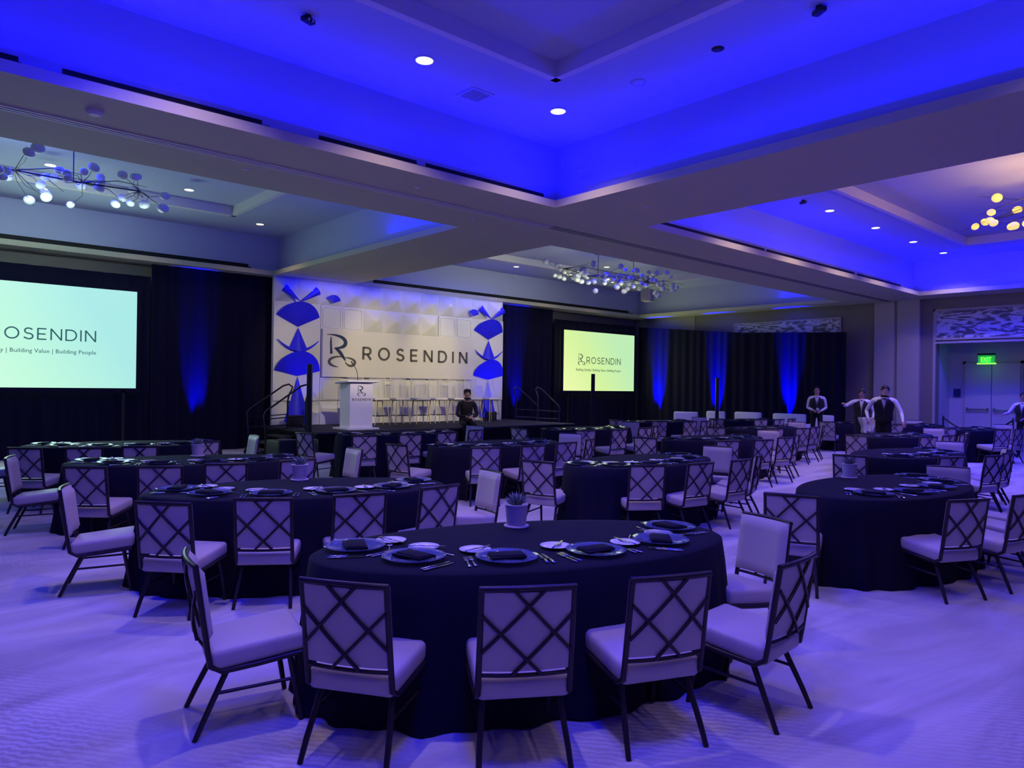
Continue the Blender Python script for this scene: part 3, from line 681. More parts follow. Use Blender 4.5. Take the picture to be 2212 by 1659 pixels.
# ------------------------------------------------------------------ banquet chair
def cy_(z): return -.235-(z-.40)*.145      # lean of the back
def bend(x): return -.022*(1-(x/.21)**2)
def make_chair(label):
    t = thing('banquet_chair', label, 'chair')
    # seat: thick cushion that dips to the rear
    def f(p):
        k = (p.y-.22)/.44; return Vector((p.x*(1+.03*k), p.y-(.022*(1-(p.x/.22)**2) if p.y < -.1 else 0), p.z+.045*k+(.008*(1-(p.x/.22)**2) if p.z > .40 else 0)))
    MB().rbox((0, .0, .405), (.44, .45, .10), .028, 3, fn=f).build('seat', M['fabric'], t)
    fr = MB()
    for s in (-1, 1):
        pts = [(s*.205, cy_(.825), .825), (s*.205, cy_(.6), .6), (s*.207, cy_(.42), .42), (s*.208, -.225, .345), (s*.208, -.17, .312), (s*.212, .0, .325), (s*.215, .205, .348)]
        fr.tube(pts, .0145, 8)
    n = 10
    top = [(-.215+.43*k/n, cy_(.83)+bend(-.215+.43*k/n), .828+.004*math.cos(PI*(k/n-.5))) for k in range(n+1)]
    fr.tube(top, .0150, 8)
    fr.tube([(-.205+.41*k/n, cy_(.435)+bend(-.205+.41*k/n), .435) for k in range(n+1)], .010, 8)
    fr.tube([(-.21, .205, .345), (.21, .205, .345)], .011, 8); fr.tube([(-.20, -.15, .31), (.20, -.15, .31)], .010, 8)
    fr.build('back_frame', M['frame'], t)
    # upholstered back
    z0, z1 = .455, .815
    def pad(front):
        def g(u, v):
            x = (u-.5)*(.428 if front else .388); z = z0+(z1-z0)*v+((.012*v) if front else 0); e = min(u, 1-u, v*.85, (1-v)*.85)*12; e = min(1, e)
            return (x, cy_(z)+bend(x)+(.015+.030*math.sqrt(e) if front else -.004), z)
        return g
    pb = MB().grid(pad(True), 12, 10); pb.grid(pad(False), 12, 10)
    e0 = [pad(True)(u, 0) for u in [k/12 for k in range(13)]]
    for a in range(12):
        for vv in (0, 1):
            p, q = pad(True)(a/12, vv), pad(True)((a+1)/12, vv); r_, s_ = pad(False)((a+1)/12, vv), pad(False)(a/12, vv); pb.add([p, q, r_, s_], [(0, 1, 2, 3)])
    for a in range(10):
        for uu in (0, 1):
            p, q = pad(True)(uu, a/10), pad(True)(uu, (a+1)/10); r_, s_ = pad(False)(uu, (a+1)/10), pad(False)(uu, a/10); pb.add([p, q, r_, s_], [(0, 1, 2, 3)])
    pb.build('backrest', M['fabric'], t)
    # crossed bars over the rear of the back
    lt = MB()
    def rod(a, b):
        pts = []
        for k in range(7):
            u = a[0]+(b[0]-a[0])*k/6; v = a[1]+(b[1]-a[1])*k/6; x = (u-.5)*.40; z = z0-.018+(z1-z0+.03)*v; pts.append((x, cy_(z)+bend(x)-.012, z))
        lt.tube(pts, .0085, 6)
    rod((.33, 1), (1, .27)); rod((0, .70), (.68, 0)); rod((.68, 1), (0, .27)); rod((1, .70), (.33, 0))
    lt.build('lattice', M['frame'], t)
    for s in (-1, 1):
        MB().tube([(s*.175, -.14, .315), (s*.20, -.245, .10), (s*.208, -.29, .0)], [.0155, .0145, .013], 8).build('leg', M['frame'], t)
        MB().tube([(s*.185, .15, .335), (s*.20, .19, .12), (s*.205, .21, .0)], [.0155, .0145, .013], 8).build('leg', M['frame'], t)
        MB().tube([(s*.192, -.195, .205), (s*.20, .17, .215)], .0085, 6).build('stretcher', M['frame'], t)
    return t
TB = {'T1': (2.97, 3.17, -20), 'T2': (2.86, 6.09, -19), 'T3': (2.77, 9.01, -18), 'T4': (2.71, 11.76, -16), 'T5': (7.52, 8.9, 3), 'T6': (7.41, 5.85, 3), 'T7': (7.51, 11.81, 0), 'T8': (12.03, 11.04, 0), 'T9': (11.99, 7.73, -3), 'T10': (16.5, 12.35, 0), 'T11': (7.56, 2.88, -1), 'T12': (11.85, 4.2, -2), 'T13': (16.33, 6.1, 0), 'T14': (16.14, 9.06, 0), 'T15': (19.9, 11.6, 0), 'T16': (21.4, 9.15, 0), 'T17': (20.9, 6.0, 0), 'T18': (21.5, 7.5, 0)}
TN = {'T1': 'nearest oval table', 'T2': 'second table of the left row', 'T3': 'third table of the left row', 'T4': 'farthest table of the left row', 'T5': 'table below the seated man', 'T6': 'big centre-right table', 'T7': 'table below the lectern',
      'T8': 'table below the right screen', 'T9': 'table behind big centre-right table', 'T10': 'table before leftmost white armchair', 'T11': 'right foreground table', 'T12': 'table behind right foreground one', 'T13': 'table where the leaning waiter works',
      'T14': 'table left of the standing waiter', 'T15': 'farthest table by white lounge seats', 'T16': 'table right of the standing waiter', 'T17': 'table before the exit doors', 'T18': 'table at foot of wall column'}
PL = ['left-end', 'second-from-left', 'third-from-left', 'fourth-from-left', 'fifth-from-left', 'right-end']
CH = [('T1', 1, 1.16, 3.72, -12), ('T1', 2, 1.53, 2.84, 34), ('T1', 3, 2.12, 2.28, 58), ('T1', 4, 2.77, 2.0, 68), ('T1', 5, 3.55, 1.78, 94), ('T1', 6, 4.53, 2.5, 165),
 ('T2', 1, 1.11, 6.73, -18), ('T2', 2, 1.51, 5.48, 42), ('T2', 3, 2.15, 5.25, 56), ('T2', 4, 2.84, 5.02, 75), ('T2', 5, 3.6, 5.0, 95), ('T2', 6, 4.66, 5.59, 171),
 ('T3', 1, 1.06, 9.62, -18), ('T3', 2, 1.52, 8.17, 49), ('T3', 3, 2.12, 7.81, 62), ('T3', 4, 2.75, 7.72, 70), ('T3', 5, 3.53, 7.65, 91), ('T3', 6, 4.73, 8.53, 178),
 ('T4', 1, .85, 12.3, -8), ('T4', 2, 1.34, 10.79, 49), ('T4', 3, 1.94, 10.49, 66), ('T4', 4, 2.56, 10.35, 70), ('T4', 5, 3.51, 10.62, 108), ('T4', 6, 4.54, 11.46, 178),
 ('T5', 1, 5.55, 8.8, 12), ('T5', 2, 6.36, 7.76, 60), ('T5', 3, 7.16, 7.63, 82), ('T5', 4, 7.98, 7.75, 89), ('T5', 5, 8.85, 8.06, 115), ('T5', 6, 9.51, 9.15, 205),
 ('T6', 1, 5.71, 6.02, 18), ('T6', 2, 6.45, 5.0, 58), ('T6', 3, 7.18, 4.79, 82), ('T6', 4, 7.94, 4.72, 88), ('T6', 5, 8.69, 4.91, 112), ('T6', 6, 9.41, 5.99, 198),
 ('T7', 1, 5.47, 11.64, 15), ('T7', 2, 6.06, 10.59, 72), ('T7', 3, 6.9, 10.49, 78), ('T7', 4, 7.74, 10.57, 86), ('T7', 5, 8.62, 10.84, 104), ('T7', 6, 9.48, 11.93, 200),
 ('T8', 1, 9.73, 10.82, 11), ('T8', 2, 10.53, 9.71, 61), ('T8', 3, 11.35, 9.52, 82), ('T8', 4, 12.37, 9.67, 88), ('T8', 5, 13.21, 10.01, 112), ('T8', 6, 14.0, 11.4, 215),
 ('T9', 1, 9.94, 7.77, 15), ('T9', 2, 10.59, 6.55, 59), ('T9', 3, 11.41, 6.36, 73), ('T9', 4, 12.32, 6.44, 79), ('T9', 5, 13.29, 6.71, 105), ('T9', 6, 14.02, 7.72, 212),
 ('T10', 1, 14.55, 12.33, 15), ('T10', 2, 15.05, 11.3, 62), ('T10', 3, 15.77, 10.87, 74), ('T10', 4, 16.43, 10.84, 92), ('T10', 5, 17.45, 11.2, 112), ('T10', 6, 18.27, 12.28, 215),
 ('T11', 1, 5.67, 2.91, 22), ('T11', 2, 6.62, 1.89, 66), ('T11', 3, 7.40, 1.68, 79), ('T11', 4, 8.1, 1.70, 88), ('T11', 5, 8.85, 1.92, 111), ('T11', 6, 9.3, 2.87, 199),
 ('T12', 1, 9.75, 4.19, 9), ('T12', 2, 10.72, 3.26, 64), ('T12', 3, 11.52, 2.98, 75), ('T12', 4, 12.25, 3.0, 86), ('T12', 5, 13.0, 3.22, 110), ('T12', 6, 13.96, 4.29, 205),
 ('T13', 1, 14.12, 5.95, 1), ('T13', 2, 15.05, 4.98, 66), ('T13', 3, 15.9, 4.9, 79), ('T13', 4, 16.68, 4.87, 90), ('T13', 5, 17.45, 5.02, 110), ('T13', 6, 18.6, 6.05, 205),
 ('T14', 1, 13.99, 8.96, 19), ('T14', 2, 14.85, 8.01, 62), ('T14', 3, 15.6, 7.75, 74), ('T14', 4, 16.4, 7.85, 88), ('T14', 5, 17.25, 8.06, 112), ('T14', 6, 18.35, 9.3, 215),
 ('T15', 1, 17.98, 11.5, 15), ('T15', 2, 18.75, 10.55, 62), ('T15', 3, 19.5, 10.4, 79), ('T15', 4, 20.25, 10.4, 88),
 ('T16', 1, 19.5, 9.0, 15), ('T16', 2, 20.25, 8.1, 62), ('T17', 1, 18.95, 5.9, 25), ('T17', 2, 19.75, 4.95, 62), ('T17', 3, 20.5, 4.8, 79), ('T17', 6, 22.75, 5.7, 190), ('T18', 1, 19.6, 7.3, 20), ('T18', 6, 22.95, 8.0, 195)]
c0 = None
for tn, i, x, y, a in CH:
    f = Vector((math.cos(R(a)), math.sin(R(a)))); p = Vector((x, y))+f*.297; rz = R(a)-PI/2
    front = a > 150
    lb = 'silver padded chair%s, %s seat at the %s' % (' facing the camera' if front else ' with lattice back', PL[i-1], TN[tn])
    if c0 is None:
        c0 = make_chair(lb); c0['group'] = 'banquet chairs round the oval tables'; c0.location = (p.x, p.y, 0); c0.rotation_euler = (0, 0, rz)
    else: dup(c0, (p.x, p.y, 0), rz, lb)

# ------------------------------------------------------------------ tables, cloths
TA, TBb, TZ = 1.31, .655, .76
def make_table(label):
    t = thing('banquet_table', label, 'table', group='oval banquet tables under black cloths')
    MB().lathe([(1, -.05), (1, -.022)], 40, (0, 0, TZ), sx=TA-.02, sy=TBb-.02).build('tabletop', M['table'], t)
    for sx in (-1, 1):
        for sy in (-1, 1): MB().tube([(sx*.8, sy*.25, TZ-.05), (sx*.8, sy*.25, 0)], .018, 6).build('leg', M['frame'], t)
    return t
def cloth_mesh(seed):
    rnd = random.Random(seed); N = 150; ph = [rnd.uniform(0, 6.28) for _ in range(4)]
    rings = [(0, .0), (.5, .0), (.9, .0), (.985, -.002), (1.0, -.012)]
    mb = MB(); vs = []; hz = [0.0, -.15, -.35, -.55, -.70, -.752]
    def pt(k, j):
        g = 2*PI*k/N
        if j < len(rings):
            r, z = rings[j]; r = max(r, .001); return (TA*r*math.cos(g), TBb*r*math.sin(g), TZ+z)
        d = hz[j-len(rings)+1]; q = -d/.752
        fo = (.6*math.sin(17*g+ph[0])+.5*math.sin(29*g+ph[1])+.35*math.sin(9*g+ph[2]))*.035*q**1.2
        o = .012+.07*q**1.3+fo
        nx, ny = math.cos(g)/TA, math.sin(g)/TBb; l = math.hypot(nx, ny)
        lift = .012*max(0, math.sin(5*g+ph[3])) if q > .99 else 0
        return (TA*math.cos(g)+nx/l*o, TBb*math.sin(g)+ny/l*o, TZ+d-.004+lift)
    J = len(rings)+len(hz)-1
    mb.grid(lambda u, v: pt(int(round(u*N)) % N, int(round(v*(J-1)))), N, J-1, True, 0, True)
    return mb.mesh('tablecloth', M['cloth'])
cms = [cloth_mesh(s) for s in (3, 5, 8)]
T0 = None
for k, (tn, (x, y, a)) in enumerate(TB.items()):
    lb = 'oval banquet table hidden under black cloth, %s' % TN[tn]
    if T0 is None: T0 = make_table(lb); T0.location = (x, y, 0); T0.rotation_euler = (0, 0, R(a))
    else: dup(T0, (x, y, 0), R(a), lb)
    o = bpy.data.objects.new('tablecloth', cms[k % 3]); C.objects.link(o); o.location = (x, y, 0); o.rotation_euler = (0, 0, R(a))
    tag(o, 'black floor-length tablecloth on the %s' % TN[tn], 'tablecloth', 'black tablecloths')

# ------------------------------------------------------------------ place settings
def charger_mesh():
    return MB().lathe([(.001, .004), (.10, .004), (.112, .010), (.150, .016), (.172, .022), (.174, .025), (.150, .020), (.112, .014), (.10, .008), (.001, .008)], 36).mesh('charger_plate', M['glass'])
def plate_mesh():
    return MB().lathe([(.001, .003), (.055, .003), (.066, .008), (.090, .015), (.091, .018), (.066, .012), (.055, .007), (.001, .007)], 28).mesh('bread_plate', M['china'])
def napkin_mesh():
    mb = MB(); mb.rbox((0, 0, .019), (.20, .125, .014), .005, 2, fn=lambda p: Vector((p.x, p.y+.01*math.sin(p.x*14), p.z+.004*math.cos(p.x*9))))
    mb.rbox((0, .006, .029), (.188, .10, .009), .003, 2); return mb.mesh('folded_napkin', M['napkin'])
def fork_mesh():
    mb = MB(); mb.rbox((0, -.045, .006), (.010, .12, .004), .0015, 1); mb.rbox((0, -.085, .006), (.016, .05, .004), .0015, 1); mb.rbox((0, .028, .007), (.022, .034, .003), .001, 1)
    for k in range(4): mb.box((-.009+k*.006, .066, .008), (.0032, .046, .0025))
    return mb.mesh('fork', M['steel'])
def knife_mesh():
    mb = MB(); mb.rbox((0, -.06, .007), (.015, .10, .006), .002, 1); mb.prism([(-.009, -.01), (.009, -.01), (.010, .05), (.004, .10), (-.008, .11)], 'z', .004, .006); return mb.mesh('knife', M['steel'])
def spoon_mesh():
    mb = MB(); mb.rbox((0, -.035, .006), (.009, .12, .004), .0015, 1); mb.ball((0, .055, .007), .026, 12, 6, sc=(.8, 1.15, .18)); return mb.mesh('spoon', M['steel'])
ms = {'charger_plate': charger_mesh(), 'bread_plate': plate_mesh(), 'folded_napkin': napkin_mesh(), 'fork': fork_mesh(), 'knife': knife_mesh(), 'spoon': spoon_mesh()}
SET = [(-1.04, .15, -14), (-.78, -.20, 28), (-.30, -.36, 82), (.24, -.37, 96), (.76, -.24, 142), (1.05, .10, 188)]
ITEMS = [('charger_plate', 0, 0, 0, 'clear glass charger plate', 'glass charger plates', 'plate'), ('folded_napkin', 0, 0, 0, 'dark folded napkin on the charger', 'dark folded napkins', 'napkin'),
         ('bread_plate', -.14, .205, 0, 'small white bread plate', 'white bread plates', 'plate'), ('fork', -.225, -.03, 0, 'outer fork', 'forks beside the chargers', 'fork'), ('fork', -.195, -.02, 0, 'inner fork', 'forks beside the chargers', 'fork'),
         ('knife', .195, -.02, 0, 'inner knife', 'knives beside the chargers', 'knife'), ('knife', .225, -.03, 0, 'outer knife', 'knives beside the chargers', 'knife'),
         ('spoon', .02, .195, 90, 'dessert spoon above the charger', 'dessert spoons above the chargers', 'spoon'), ('knife', -.12, .21, -50, 'butter knife lying on the bread plate', 'butter knives on the bread plates', 'knife')]
for tn, (x, y, a) in TB.items():
    far = tn in ('T10', 'T14', 'T15', 'T16', 'T17', 'T18')
    for i, (u, v, fa) in enumerate(SET):
        if tn in ('T11', 'T12', 'T13', 'T16', 'T17', 'T18') and i == 0: continue
        g = R(a); px = x+u*math.cos(g)-v*math.sin(g); py = y+u*math.sin(g)+v*math.cos(g); ang = R(a+fa)-PI/2+R(random.uniform(-3, 3))
        for nm, dx, dy, dr, lb, gr, cat in ITEMS:
            if far and nm == 'spoon': continue
            if far and lb.startswith(('outer', 'butter')): continue
            if u < 0 and i == 0 and nm == 'bread_plate': pass
            o = bpy.data.objects.new(nm, ms[nm]); C.objects.link(o)
            zz = TZ+(.014 if (nm == 'knife' and 'butter' in lb) else 0)
            o.location = (px+dx*math.cos(ang)-dy*math.sin(ang), py+dx*math.sin(ang)+dy*math.cos(ang), zz); o.rotation_euler = (0, 0, ang+R(dr+random.uniform(-3, 3)))
            tag(o, '%s, %s setting, %s' % (lb, PL[i], TN[tn]), cat, gr)

# ------------------------------------------------------------------ potted succulents
def make_pot(label, loc, rz=0):
    t = thing('potted_succulent', label, 'potted plant', loc, rz, 'potted succulents on the tables')
    MB().lathe([(.080, 0), (.084, .006), (.084, .014), (.066, .016)], 28).build('saucer', M['pot'], t)
    pr = [(.060, .012)]
    for k in range(9): z = .02+k*.014; r = .064+.0012*k; pr += [(r, z), (r+.0022, z+.007)]
    pr += [(.0785, .150), (.0785, .156), (.070, .156), (.068, .135), (.001, .135)]
    MB().lathe(pr, 28).build('pot', M['pot'], t)
    MB().lathe([(.067, .134), (.03, .146), (.001, .148)], 16).build('soil', M['soil'], t)
    lf = MB(); rnd = random.Random(4)
    for ring, (n, el, L) in enumerate(((9, 18, .085), (9, 38, .09), (7, 58, .085), (4, 76, .07))):
        for k in range(n):
            a = 2*PI*k/n+ring*.4+rnd.uniform(-.1, .1); e = R(el+rnd.uniform(-5, 5)); d = Vector((math.cos(a)*math.cos(e), math.sin(a)*math.cos(e), math.sin(e)))
            b = Vector((0, 0, .145)); lf.tube([b, b+d*L*.35, b+d*L*.7+Vector((0, 0, .006)), b+d*L+Vector((0, 0, .014))], [.007, .0125, .010, .0015], 6, flat=.6)
    lf.build('leaves', M['leaf'], t); return t
p0 = make_pot('ribbed white pot with spiky succulent on the nearest oval table', (3.20, 3.57, TZ))
dup(p0, (3.04, 6.55, TZ), 1, 'ribbed white pot with succulent on the second left-row table')
dup(p0, (2.98, 9.36, TZ), 2, 'ribbed white pot with succulent on the third left-row table')
dup(p0, (7.86, 3.38, TZ), 3, 'ribbed pot with succulent on the right foreground table')

# ------------------------------------------------------------------ lounge seats
def make_armchair(label, x, y, rz, w=.8, cat='armchair', name='lounge_armchair', grp=None):
    t = thing(name, label, cat, (x, y, 0), rz, grp)
    MB().rbox((0, .0, .24), (w-.3, .70, .36), .04).build('seat_cushion', M['leather'], t)
    MB().rbox((0, -.33, .49), (w-.02, .18, .86), .05).build('backrest', M['leather'], t)
    for s in (-1, 1): MB().rbox((s*(w/2-.09), .02, .34), (.18, .74, .58), .05).build('armrest', M['leather'], t)
    MB().box((0, 0, .03), (w-.1, .6, .06)).build('plinth', M['black'], t); return t
make_armchair('white lounge armchair at the left, side turned to the camera', 20.25, 14.1, R(-60))
make_armchair('white lounge armchair just left of the far column speaker', 21.35, 13.78, R(110), .65)
make_armchair('white lounge sofa right of the far column speaker', 21.7, 12.85, R(95), .95, 'sofa', 'lounge_sofa')
make_armchair('wide white lounge sofa under the rightmost blue drape glow', 21.75, 11.42, R(92), 1.1, 'sofa', 'lounge_sofa')
make_armchair('white lounge armchair behind the standing waiter', 21.8, 10.36, R(92), .72)
t = thing('coffee_table', 'low white cube table between the lounge sofas', 'table', (20.95, 10.8, 0), R(10))
MB().rbox((0, 0, .32), (.5, .5, .64), .02).build('cube', M['leather'], t); MB().rbox((0, 0, .66), (.54, .54, .04), .01).build('tabletop', M['leather'], t)

# ------------------------------------------------------------------ rope barrier at the doors
for x, y, lb in ((23.05, 5.55, 'black stanchion post in front of the right door leaf'), (23.35, 7.35, 'black stanchion post at the left side of the door alcove')):
    t = thing('stanchion', lb, 'stanchion', (x, y, 0)); MB().lathe([(.16, 0), (.16, .02), (.03, .04)], 20).build('base', M['black'], t); MB().tube([(0, 0, .03), (0, 0, .98)], .022, 8).build('post', M['black'], t); MB().ball((0, 0, 1.0), .035).build('finial', M['steel'], t)
rp = MB().tube([(23.35-.3*k/12, 7.35-1.8*k/12, .95-.42*math.sin(PI*k/12)) for k in range(13)], .022, 8).build('barrier_rope', M['black']); tag(rp, 'black rope sagging between the two stanchions at the doors', 'rope')

# ------------------------------------------------------------------ chandeliers
gm = MB().ball((0, 0, 0), 1, 12, 7, sc=(1, 1, .82)).mesh('globe', M['globe']); gml = MB().ball((0, 0, 0), 1, 12, 7, sc=(1, 1, .82)).mesh('globe', M['globelit'])
def chandelier(label, cx, cy2, z, hx, hy, n, lit, seed, zr=.28, dropc=((-.8, 0), (.8, 0))):
    rnd = random.Random(seed); t = thing('branch_chandelier', label, 'chandelier', (cx, cy2, z))
    for dx, dy in dropc:
        MB().lathe([(.11, 0), (.11, -.03), (.03, -.05)], 16, (dx, dy, ZC+.13-z)).build('ceiling_canopy', M['twig'], t)
        MB().tube([(dx, dy, ZC+.1-z), (dx, dy, 0)], .009, 6).build('stem', M['twig'], t)
    br = MB(); spots = []
    for k in range(n):
        a = rnd.uniform(0, 2*PI); r = math.sqrt(rnd.uniform(.05, 1)); spots.append(Vector((hx*r*math.cos(a), hy*r*math.sin(a), rnd.uniform(-zr, zr))))
    main = [Vector((-hx*.8, 0, .02)), Vector((-hx*.4, hy*.15, -.04)), Vector((0, 0, .03)), Vector((hx*.4, -hy*.15, -.02)), Vector((hx*.8, 0, .04))]
    br.tube(main, .013, 6)
    for a, b in zip(main, main[1:]):
        for s in (-1, 1): br.tube([a, a+Vector((.2*hx, s*hy*.35, .05)), a+Vector((.35*hx, s*hy*.75, -.06))], [.010, .007, .004], 5)
    for p in spots:
        m_ = min(main, key=lambda q: (q-p).length); mid = (m_+p)/2+Vector((rnd.uniform(-.1, .1), rnd.uniform(-.1, .1), rnd.uniform(-.12, .08)))
        br.tube([m_, mid, p, p+(p-mid)*.35], [.007, .005, .004, .002], 5)
    br.build('branches', M['twig'], t)
    for p in spots:
        o = bpy.data.objects.new('globe', gml if lit else gm); C.objects.link(o); o.parent = t; o.location = p; s = rnd.uniform(.062, .098); o.scale = (s, s, s); o.rotation_euler = (rnd.uniform(-.6, .6), rnd.uniform(-.6, .6), 0)
    return t
chandelier('unlit branching globe chandelier at upper left', 1.5, 13.6, 4.95, 2.25, .95, 62, False, 2)
chandelier('unlit branching globe chandelier above the right screen', 16.3, 13.9, 4.95, 2.75, 1.05, 80, False, 5)
chandelier('glowing golden globe chandelier at the right edge of view', 14.9, 2.5, 4.86, 1.5, 1.8, 84, True, 9, .50, ((0, -.7), (0, .7)))
for dx, dy in ((-.6, .9), (0, -.2), (.6, .6)):
    light('POINT', 'chandelier_lamp', (14.9+dx, 2.5+dy, 4.8), None, 30, (1, .62, .22), shadow_soft_size=.25)
light('POINT', 'added_ceiling_fill', (1.5, 13.8, 4.9), None, 12, (.66, 1, .92), shadow_soft_size=.5)  # added fill inside the unlit left chandelier, brightens its coffer
light('POINT', 'added_ceiling_fill', (14.6, 14.2, 4.8), None, 9, (.88, 1, .62), shadow_soft_size=.5); light('POINT', 'added_ceiling_fill', (17.6, 14.2, 4.8), None, 7, (.88, 1, .62), shadow_soft_size=.5)  # same added fill in the other unlit chandelier

# ------------------------------------------------------------------ people
def skin_mesh(name, verts, edges, radii, mats, matfn, root=0, sub=1):
    me = bpy.data.meshes.new(name); me.from_pydata(verts, edges, []); o = bpy.data.objects.new(name, me); C.objects.link(o)
    m = o.modifiers.new('s', 'SKIN'); m.use_smooth_shade = True
    sv = me.skin_vertices[0].data
    for i, r in enumerate(radii): sv[i].radius = r if isinstance(r, tuple) else (r, r); sv[i].use_root = (i == root)
    ss = o.modifiers.new('u', 'SUBSURF'); ss.levels = sub; ss.render_levels = sub
    bpy.context.view_layer.update(); m2 = bpy.data.meshes.new_from_object(o.evaluated_get(bpy.context.evaluated_depsgraph_get())); bpy.data.objects.remove(o)
    m2.materials.clear()
    for x in mats: m2.materials.append(x)
    for p in m2.polygons: p.use_smooth = True; p.material_index = matfn(p.center)
    return m2
def person(label, loc, rz, J, top, beard=False, hairlen=.0, vest=True, scale=1.0, towel=None, bald=False):
    """J: joint dictionary in local metres; the body faces local -y"""
    t = thing('person', label, 'person', loc, rz); t.scale = (scale,)*3
    V = []; E = []; Rd = []; idx = {}
    def add(n, p, r, par=None):
        idx[n] = len(V); V.append(tuple(p)); Rd.append(r)
        if par is not None: E.append((idx[par], idx[n]))
    g = {k: Vector(v) for k, v in J.items()}
    add('pelvis', g['pelvis'], (.155, .115)); add('waist', g['waist'], (.145, .105), 'pelvis'); add('chest', g['chest'], (.175, .120), 'waist'); add('upper', g['upper'], (.135, .095), 'chest'); add('neck', g['neck'], .056, 'upper')
    add('jaw', g['head']-Vector((0, 0, .06)), (.062, .070), 'neck'); add('skull', g['head']+Vector((0, .01, .03)), (.078, .095), 'jaw'); add('crown', g['head']+Vector((0, .01, .10)), (.045, .055), 'skull')
    for s in ('l', 'r'):
        add('sh'+s, g['sh'+s], .062, 'upper'); add('ua'+s, (g['sh'+s]+g['el'+s])/2, .052, 'sh'+s); add('el'+s, g['el'+s], .043, 'ua'+s); add('fa'+s, (g['el'+s]+g['wr'+s])/2, .038, 'el'+s); add('wr'+s, g['wr'+s], .027, 'fa'+s)
        d = (g['wr'+s]-g['el'+s]).normalized(); palm = g['wr'+s]+d*.05; add('pa'+s, palm, (.036, .018), 'wr'+s)
        side = d.cross(Vector((0, 0, 1))); side = side.normalized() if side.length > .2 else Vector((1, 0, 0)); dn = d.cross(side).normalized()
        if dn.z > 0: dn = -dn
        for k, L in enumerate((.062, .074, .070, .055)):
            b = palm+d*.035+side*(-.027+.018*k); add('f%d%s' % (k, s), b, .009, 'pa'+s); add('g%d%s' % (k, s), b+d*L*.5+dn*.012, .008, 'f%d%s' % (k, s)); add('h%d%s' % (k, s), b+d*L*.8+dn*.038, .007, 'g%d%s' % (k, s))
        sg_ = -1 if s == 'l' else 1
        add('t1'+s, palm+side*(-.040)*1.0, .010, 'pa'+s); add('t2'+s, palm+side*(-.055)+d*.03+dn*.01, .009, 't1'+s)
        add('hi'+s, g['hi'+s], .085, 'pelvis'); add('th'+s, (g['hi'+s]+g['kn'+s])/2, .074, 'hi'+s); add('kn'+s, g['kn'+s], .056, 'th'+s); add('ca'+s, g['kn'+s]*.6+g['an'+s]*.4, .052, 'kn'+s); add('an'+s, g['an'+s], .038, 'ca'+s)
        add('to'+s, g['an'+s]+Vector((0, -.17, -.045)), (.042, .028), 'an'+s)
    zsh = g['neck'].z-.01; wl, wr_ = g['wrl'], g['wrr']
    bands = top
    def mf(c):
        for q, e in ((wl, g['ell']), (wr_, g['elr'])):
            d = (q-e).normalized()
            if (c-q).dot(d) > 0 and (c-q-d*.09).length < .115: return 0
        if (c-g['head']).length < .17 or (c.z > zsh and (c-g['neck']).length < .09): return 0
        if (c-g['anl']).z < .0 and (c-g['anl']).length < .26 or (c-g['anr']).z < .0 and (c-g['anr']).length < .26: return 3
        if (c-g['pelvis']).dot((g['waist']-g['pelvis']).normalized()) < .05 and min((c-g['ell']).length, (c-g['elr']).length, (c-wl).length, (c-wr_).length) > .12: return 2
        return 1
    me = skin_mesh('body', V, E, Rd, [M['skin'], M[bands], M['trous'], M['black']], mf)
    o = bpy.data.objects.new('body', me); C.objects.link(o); o.parent = t
    h = g['head']
    # face: nose, ears, eyes, brows, mouth
    fc = MB(); fc.ball(h+Vector((0, -.098, -.005)), .016, 8, 5, sc=(.8, 1.2, 1.5)); fc.build('nose', M['skin'], t)
    for s_ in (-1, 1): MB().ball(h+Vector((s_*.078, .01, .0)), .026, 8, 5, sc=(.4, .8, 1.2)).build('ear', M['skin'], t)
    for s_ in (-1, 1):
        MB().ball(h+Vector((s_*.030, -.084, .018)), .010, 8, 5, sc=(1.3, .6, .8)).build('eye', M['hair'], t); MB().box(h+Vector((s_*.030, -.090, .038)), (.032, .008, .007)).build('eyebrow', M['hair'], t)
    MB().ball(h+Vector((0, -.083, -.052)), .02, 8, 5, sc=(1.1, .4, .28)).build('mouth', pmat('lips', (.25, .10, .09), .5), t)
    hr = MB()
    def hf(u, v):
        a = 2*PI*u; e = v*(1.15 if not bald else .8)+.0; front = (.5-.5*math.sin(a)); e2 = e*(1.0-.38*max(0, -math.sin(a)))+(0)
        r = .099; return (h.x+.90*r*math.sin(e2*1.5)*math.cos(a), h.y+.018+1.08*r*math.sin(e2*1.5)*math.sin(a), h.z+.035+1.06*r*math.cos(e2*1.5))
    hr.grid(hf, 18, 8, True, 0, True)
    if beard:
        hr.ball(h+Vector((0, .030, .088)), .094, 14, 8, sc=(.94, 1.02, .66))
        for k in range(7): a = PI*(.15+.7*k/6); hr.ball(h+Vector((.058*math.cos(a), .0-.060*math.sin(a), .108+.008*math.sin(k*2.4))), .024, 8, 5)
    hr.build('hair', M['hair'], t)
    if beard:
        def bf(u, v): a = PI*(1.02+.96*u); r = .078+.006*math.sin(PI*v); return (h.x+r*math.cos(a), h.y+.005+1.12*r*math.sin(a)*(1-.12*v), h.z-.060-.036*v)
        MB().grid(bf, 16, 5).build('beard', M['hair'], t)
